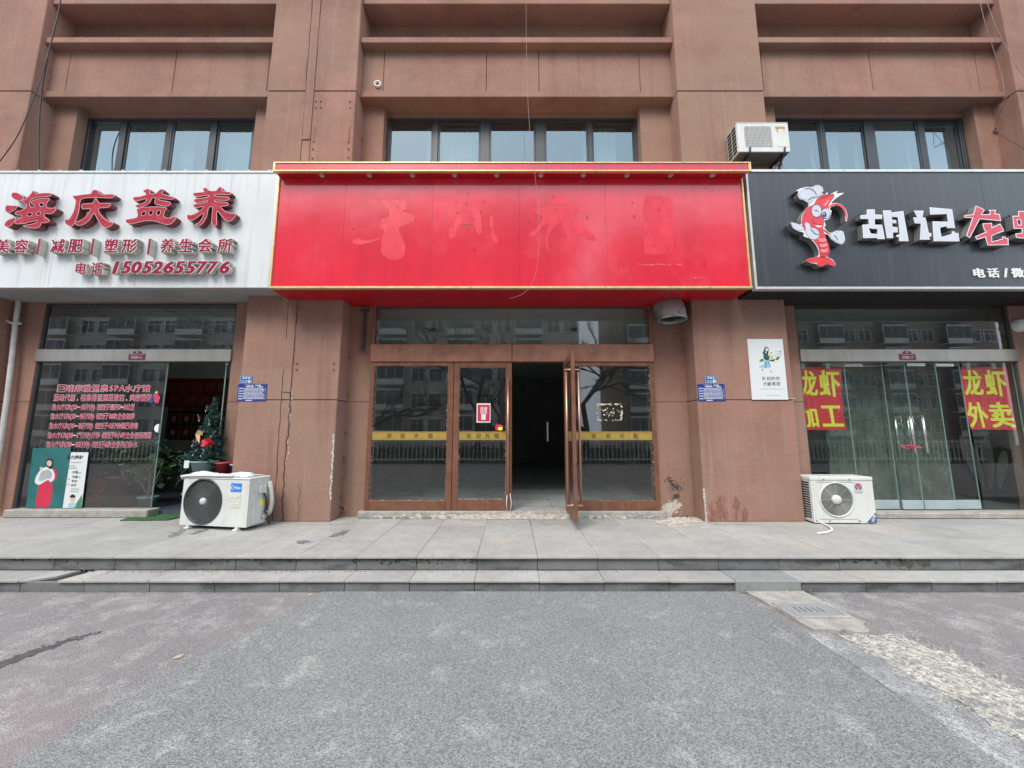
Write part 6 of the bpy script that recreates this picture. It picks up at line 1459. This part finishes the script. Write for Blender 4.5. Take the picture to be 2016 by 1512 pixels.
bush('potted_plant', 'leafy young plant in a square teal pot by the glass edge', 292, 977, 5.85, .13, m_pot_teal, .30, (272, 900, 318, 945), 220, .09, m_leaf2, 6, .11)
X, z = at(195, 985, 5.9)
BG = thing('gift_bag', 'dark red gift bag with a gold emblem standing inside the window', 'bag', (X, 5.9, .30))
MB().box(X - .14, X + .14, 5.85, 5.97, .30, .72).build('bag', m_banner, BG, .006)
mb = MB(); poly_mb(mb, [(X - .09, .58), (X - .03, .565), (X, .57), (X + .03, .565), (X + .09, .58), (X + .07, .51), (X, .475), (X - .07, .51)], [], 5.847, .002); mb.build('emblem', m_dullgold, BG)
MB().tube([(X - .06, 5.9, .72), (X - .05, 5.9, .82), (X + .05, 5.9, .82), (X + .06, 5.9, .72)], .006, 6).build('handle', m_dullgold, BG)
# turf mat and its crease
MT = MB().slab([gnd(*p, ZP) for p in ((236, 1026), (330, 1025), (360, 1018), (362, 1010), (300, 1009), (268, 1016))], ZP + .001, ZP + .014)
tag(MT.build('door_mat', m_turf, fix=True), 'green artificial turf mat before the open left doorway', 'mat')
# ================================================================== across the street (seen as reflections in the glass)
def facade_block(x0, x1, y, h, lab, shade, nf, ncol):
    t = thing('apartment_block', lab, 'building', ((x0 + x1) / 2, y, 0))
    MB().box(x0, x1, y - 12, y, 0, h).build('wall', shade, t)
    wm_ = MB().box(-.72, .72, 0, .05, -.7, .7, 0)
    for q in ((-.78, -.70, -.78, .78), (.70, .78, -.78, .78), (-.70, .70, .70, .78), (-.70, .70, -.78, -.70), (-.03, .03, -.70, .70), (-.70, .70, .25, .30)): wm_.box(q[0], q[1], 0, .09, q[2], q[3], 1)
    wme = wm_.mesh('window', [m_bldw, m_bldb])
    bm_ = MB().box(-1.5, 1.5, 0, 1.0, -.55, -.45, 0).box(-1.5, 1.5, .95, 1.0, -.45, .1, 0).box(-1.5, 1.5, .94, 1.0, 1.6, 1.75, 0)
    for q in (-1.5, -.5, .45, 1.45): bm_.box(q, q + .05, .95, 1.0, .1, 1.6, 0)
    bme = bm_.box(-1.44, 1.44, .965, .975, .1, 1.6, 1).mesh('balcony', [m_bldb, m_bldw])
    for f_ in range(nf):
        for c_ in range(ncol):
            X = x0 + (x1 - x0) * (c_ + .5) / ncol; Z = 2.2 + f_ * (h - 2) / nf
            if c_ % 2 == 0: link('balcony', bme, t, loc=(X, y, Z - .6))
            else: link('window', wme, t, loc=(X - .95, y, Z)); link('window', wme, t, loc=(X + .95, y, Z))
facade_block(-60, 7.5, -30, 27, 'grey apartment block across the street with white balconies', m_bld, 9, 18)
facade_block(13.5, 60, -34, 27, 'brown apartment block across the street reflected in the right shop glass', M('far_brown_render', (0.24, 0.19, 0.16), 0.9), 9, 12)
def bare_tree(seed):
    r9 = random.Random(seed); mb = MB()
    def grow(p, d, L_, r, lv):
        q = p + d * L_; m_ = (p + q) / 2 + Vector((r9.uniform(-.06, .06), r9.uniform(-.06, .06), r9.uniform(-.03, .03))) * L_
        mb.tube([tuple(p), tuple(m_), tuple(q)], r, 6 if lv > 2 else 4, 0, r * .68, cap=False)
        if lv == 0: return
        for i in range(3 if lv > 1 else 4):
            nd = (d + Vector((r9.gauss(0, .55), r9.gauss(0, .55), r9.gauss(.05, .4)))).normalized(); grow(q if i < 2 else m_, nd, L_ * r9.uniform(.6, .85), r * .62, lv - 1)
    grow(Vector((0, 0, 0)), Vector((0, 0, 1)), 2.6, .17, 5)
    return mb.mesh('trunk_and_branches', m_bark)
tm = bare_tree(1), bare_tree(9)
for i, (x, y, rz, s_) in enumerate(((-7.5, -8, .3, 1.0), (-1.8, -8.5, 2.0, .95), (3.6, -8, 4.0, 1.1), (8.8, -8.4, 1.2, 1.0), (-13, -8.2, 5.1, 1.1), (14, -8.2, 3.3, 1.0))):
    t = thing('bare_tree', 'leafless street tree across the road reflected in the shop glass', 'tree', (x, y, 0), rz, 'leafless street trees'); o = link('branches', tm[i % 2], t, True); o.scale = (s_, s_, s_)
fc = thing('railing', 'white street railing across the road reflected in the glass', 'railing', (0, -6.5, 0))
rl_ = MB().box(-22, 22, -6.52, -6.48, 1.0, 1.05).box(-22, 22, -6.52, -6.48, .2, .25)
for i in range(220): rl_.box(-22 + i * .2, -21.97 + i * .2, -6.51, -6.49, .1, 1.12)
rl_.build('rails_and_bars', m_white, fc, kind='stuff')
hg = MB(); r9 = random.Random(2); leaves(hg, [(r9.uniform(-24, 24), -7.3 + r9.uniform(-.4, .4), r9.uniform(.05, .85)) for i in range(6000)], .16, r9); hg.box(-24, 24, -7.6, -7.0, 0, .7); hg.build('hedge', m_hedge, kind='stuff')
UP = thing('utility_pole', 'concrete utility pole with cross arm across the road', 'pole', (-.45, -7.8, 0))
MB().tube([(-.45, -7.8, 0), (-.45, -7.8, 13.2)], .16, 12, r2=.10).build('pole', m_conc, UP); MB().box(-1.3, .4, -7.9, -7.82, 10.4, 10.5).box(-1.0, .1, -7.9, -7.82, 11.8, 11.9).build('cross_arm', m_galv, UP)
for i, (y, z) in enumerate(((-7.9, 10.6), (-7.7, 11.95), (-7.8, 9.8))):
    tag(MB().tube([(-40, y, z + .6), (-20, y, z - .2), (-.45, y, z), (20, y, z - .35), (40, y, z + .4)], .018, 5).build('power_line', m_cable), ('upper', 'topmost', 'lowest')[i] + ' overhead power line running past the utility pole', 'power line', 'overhead power lines')
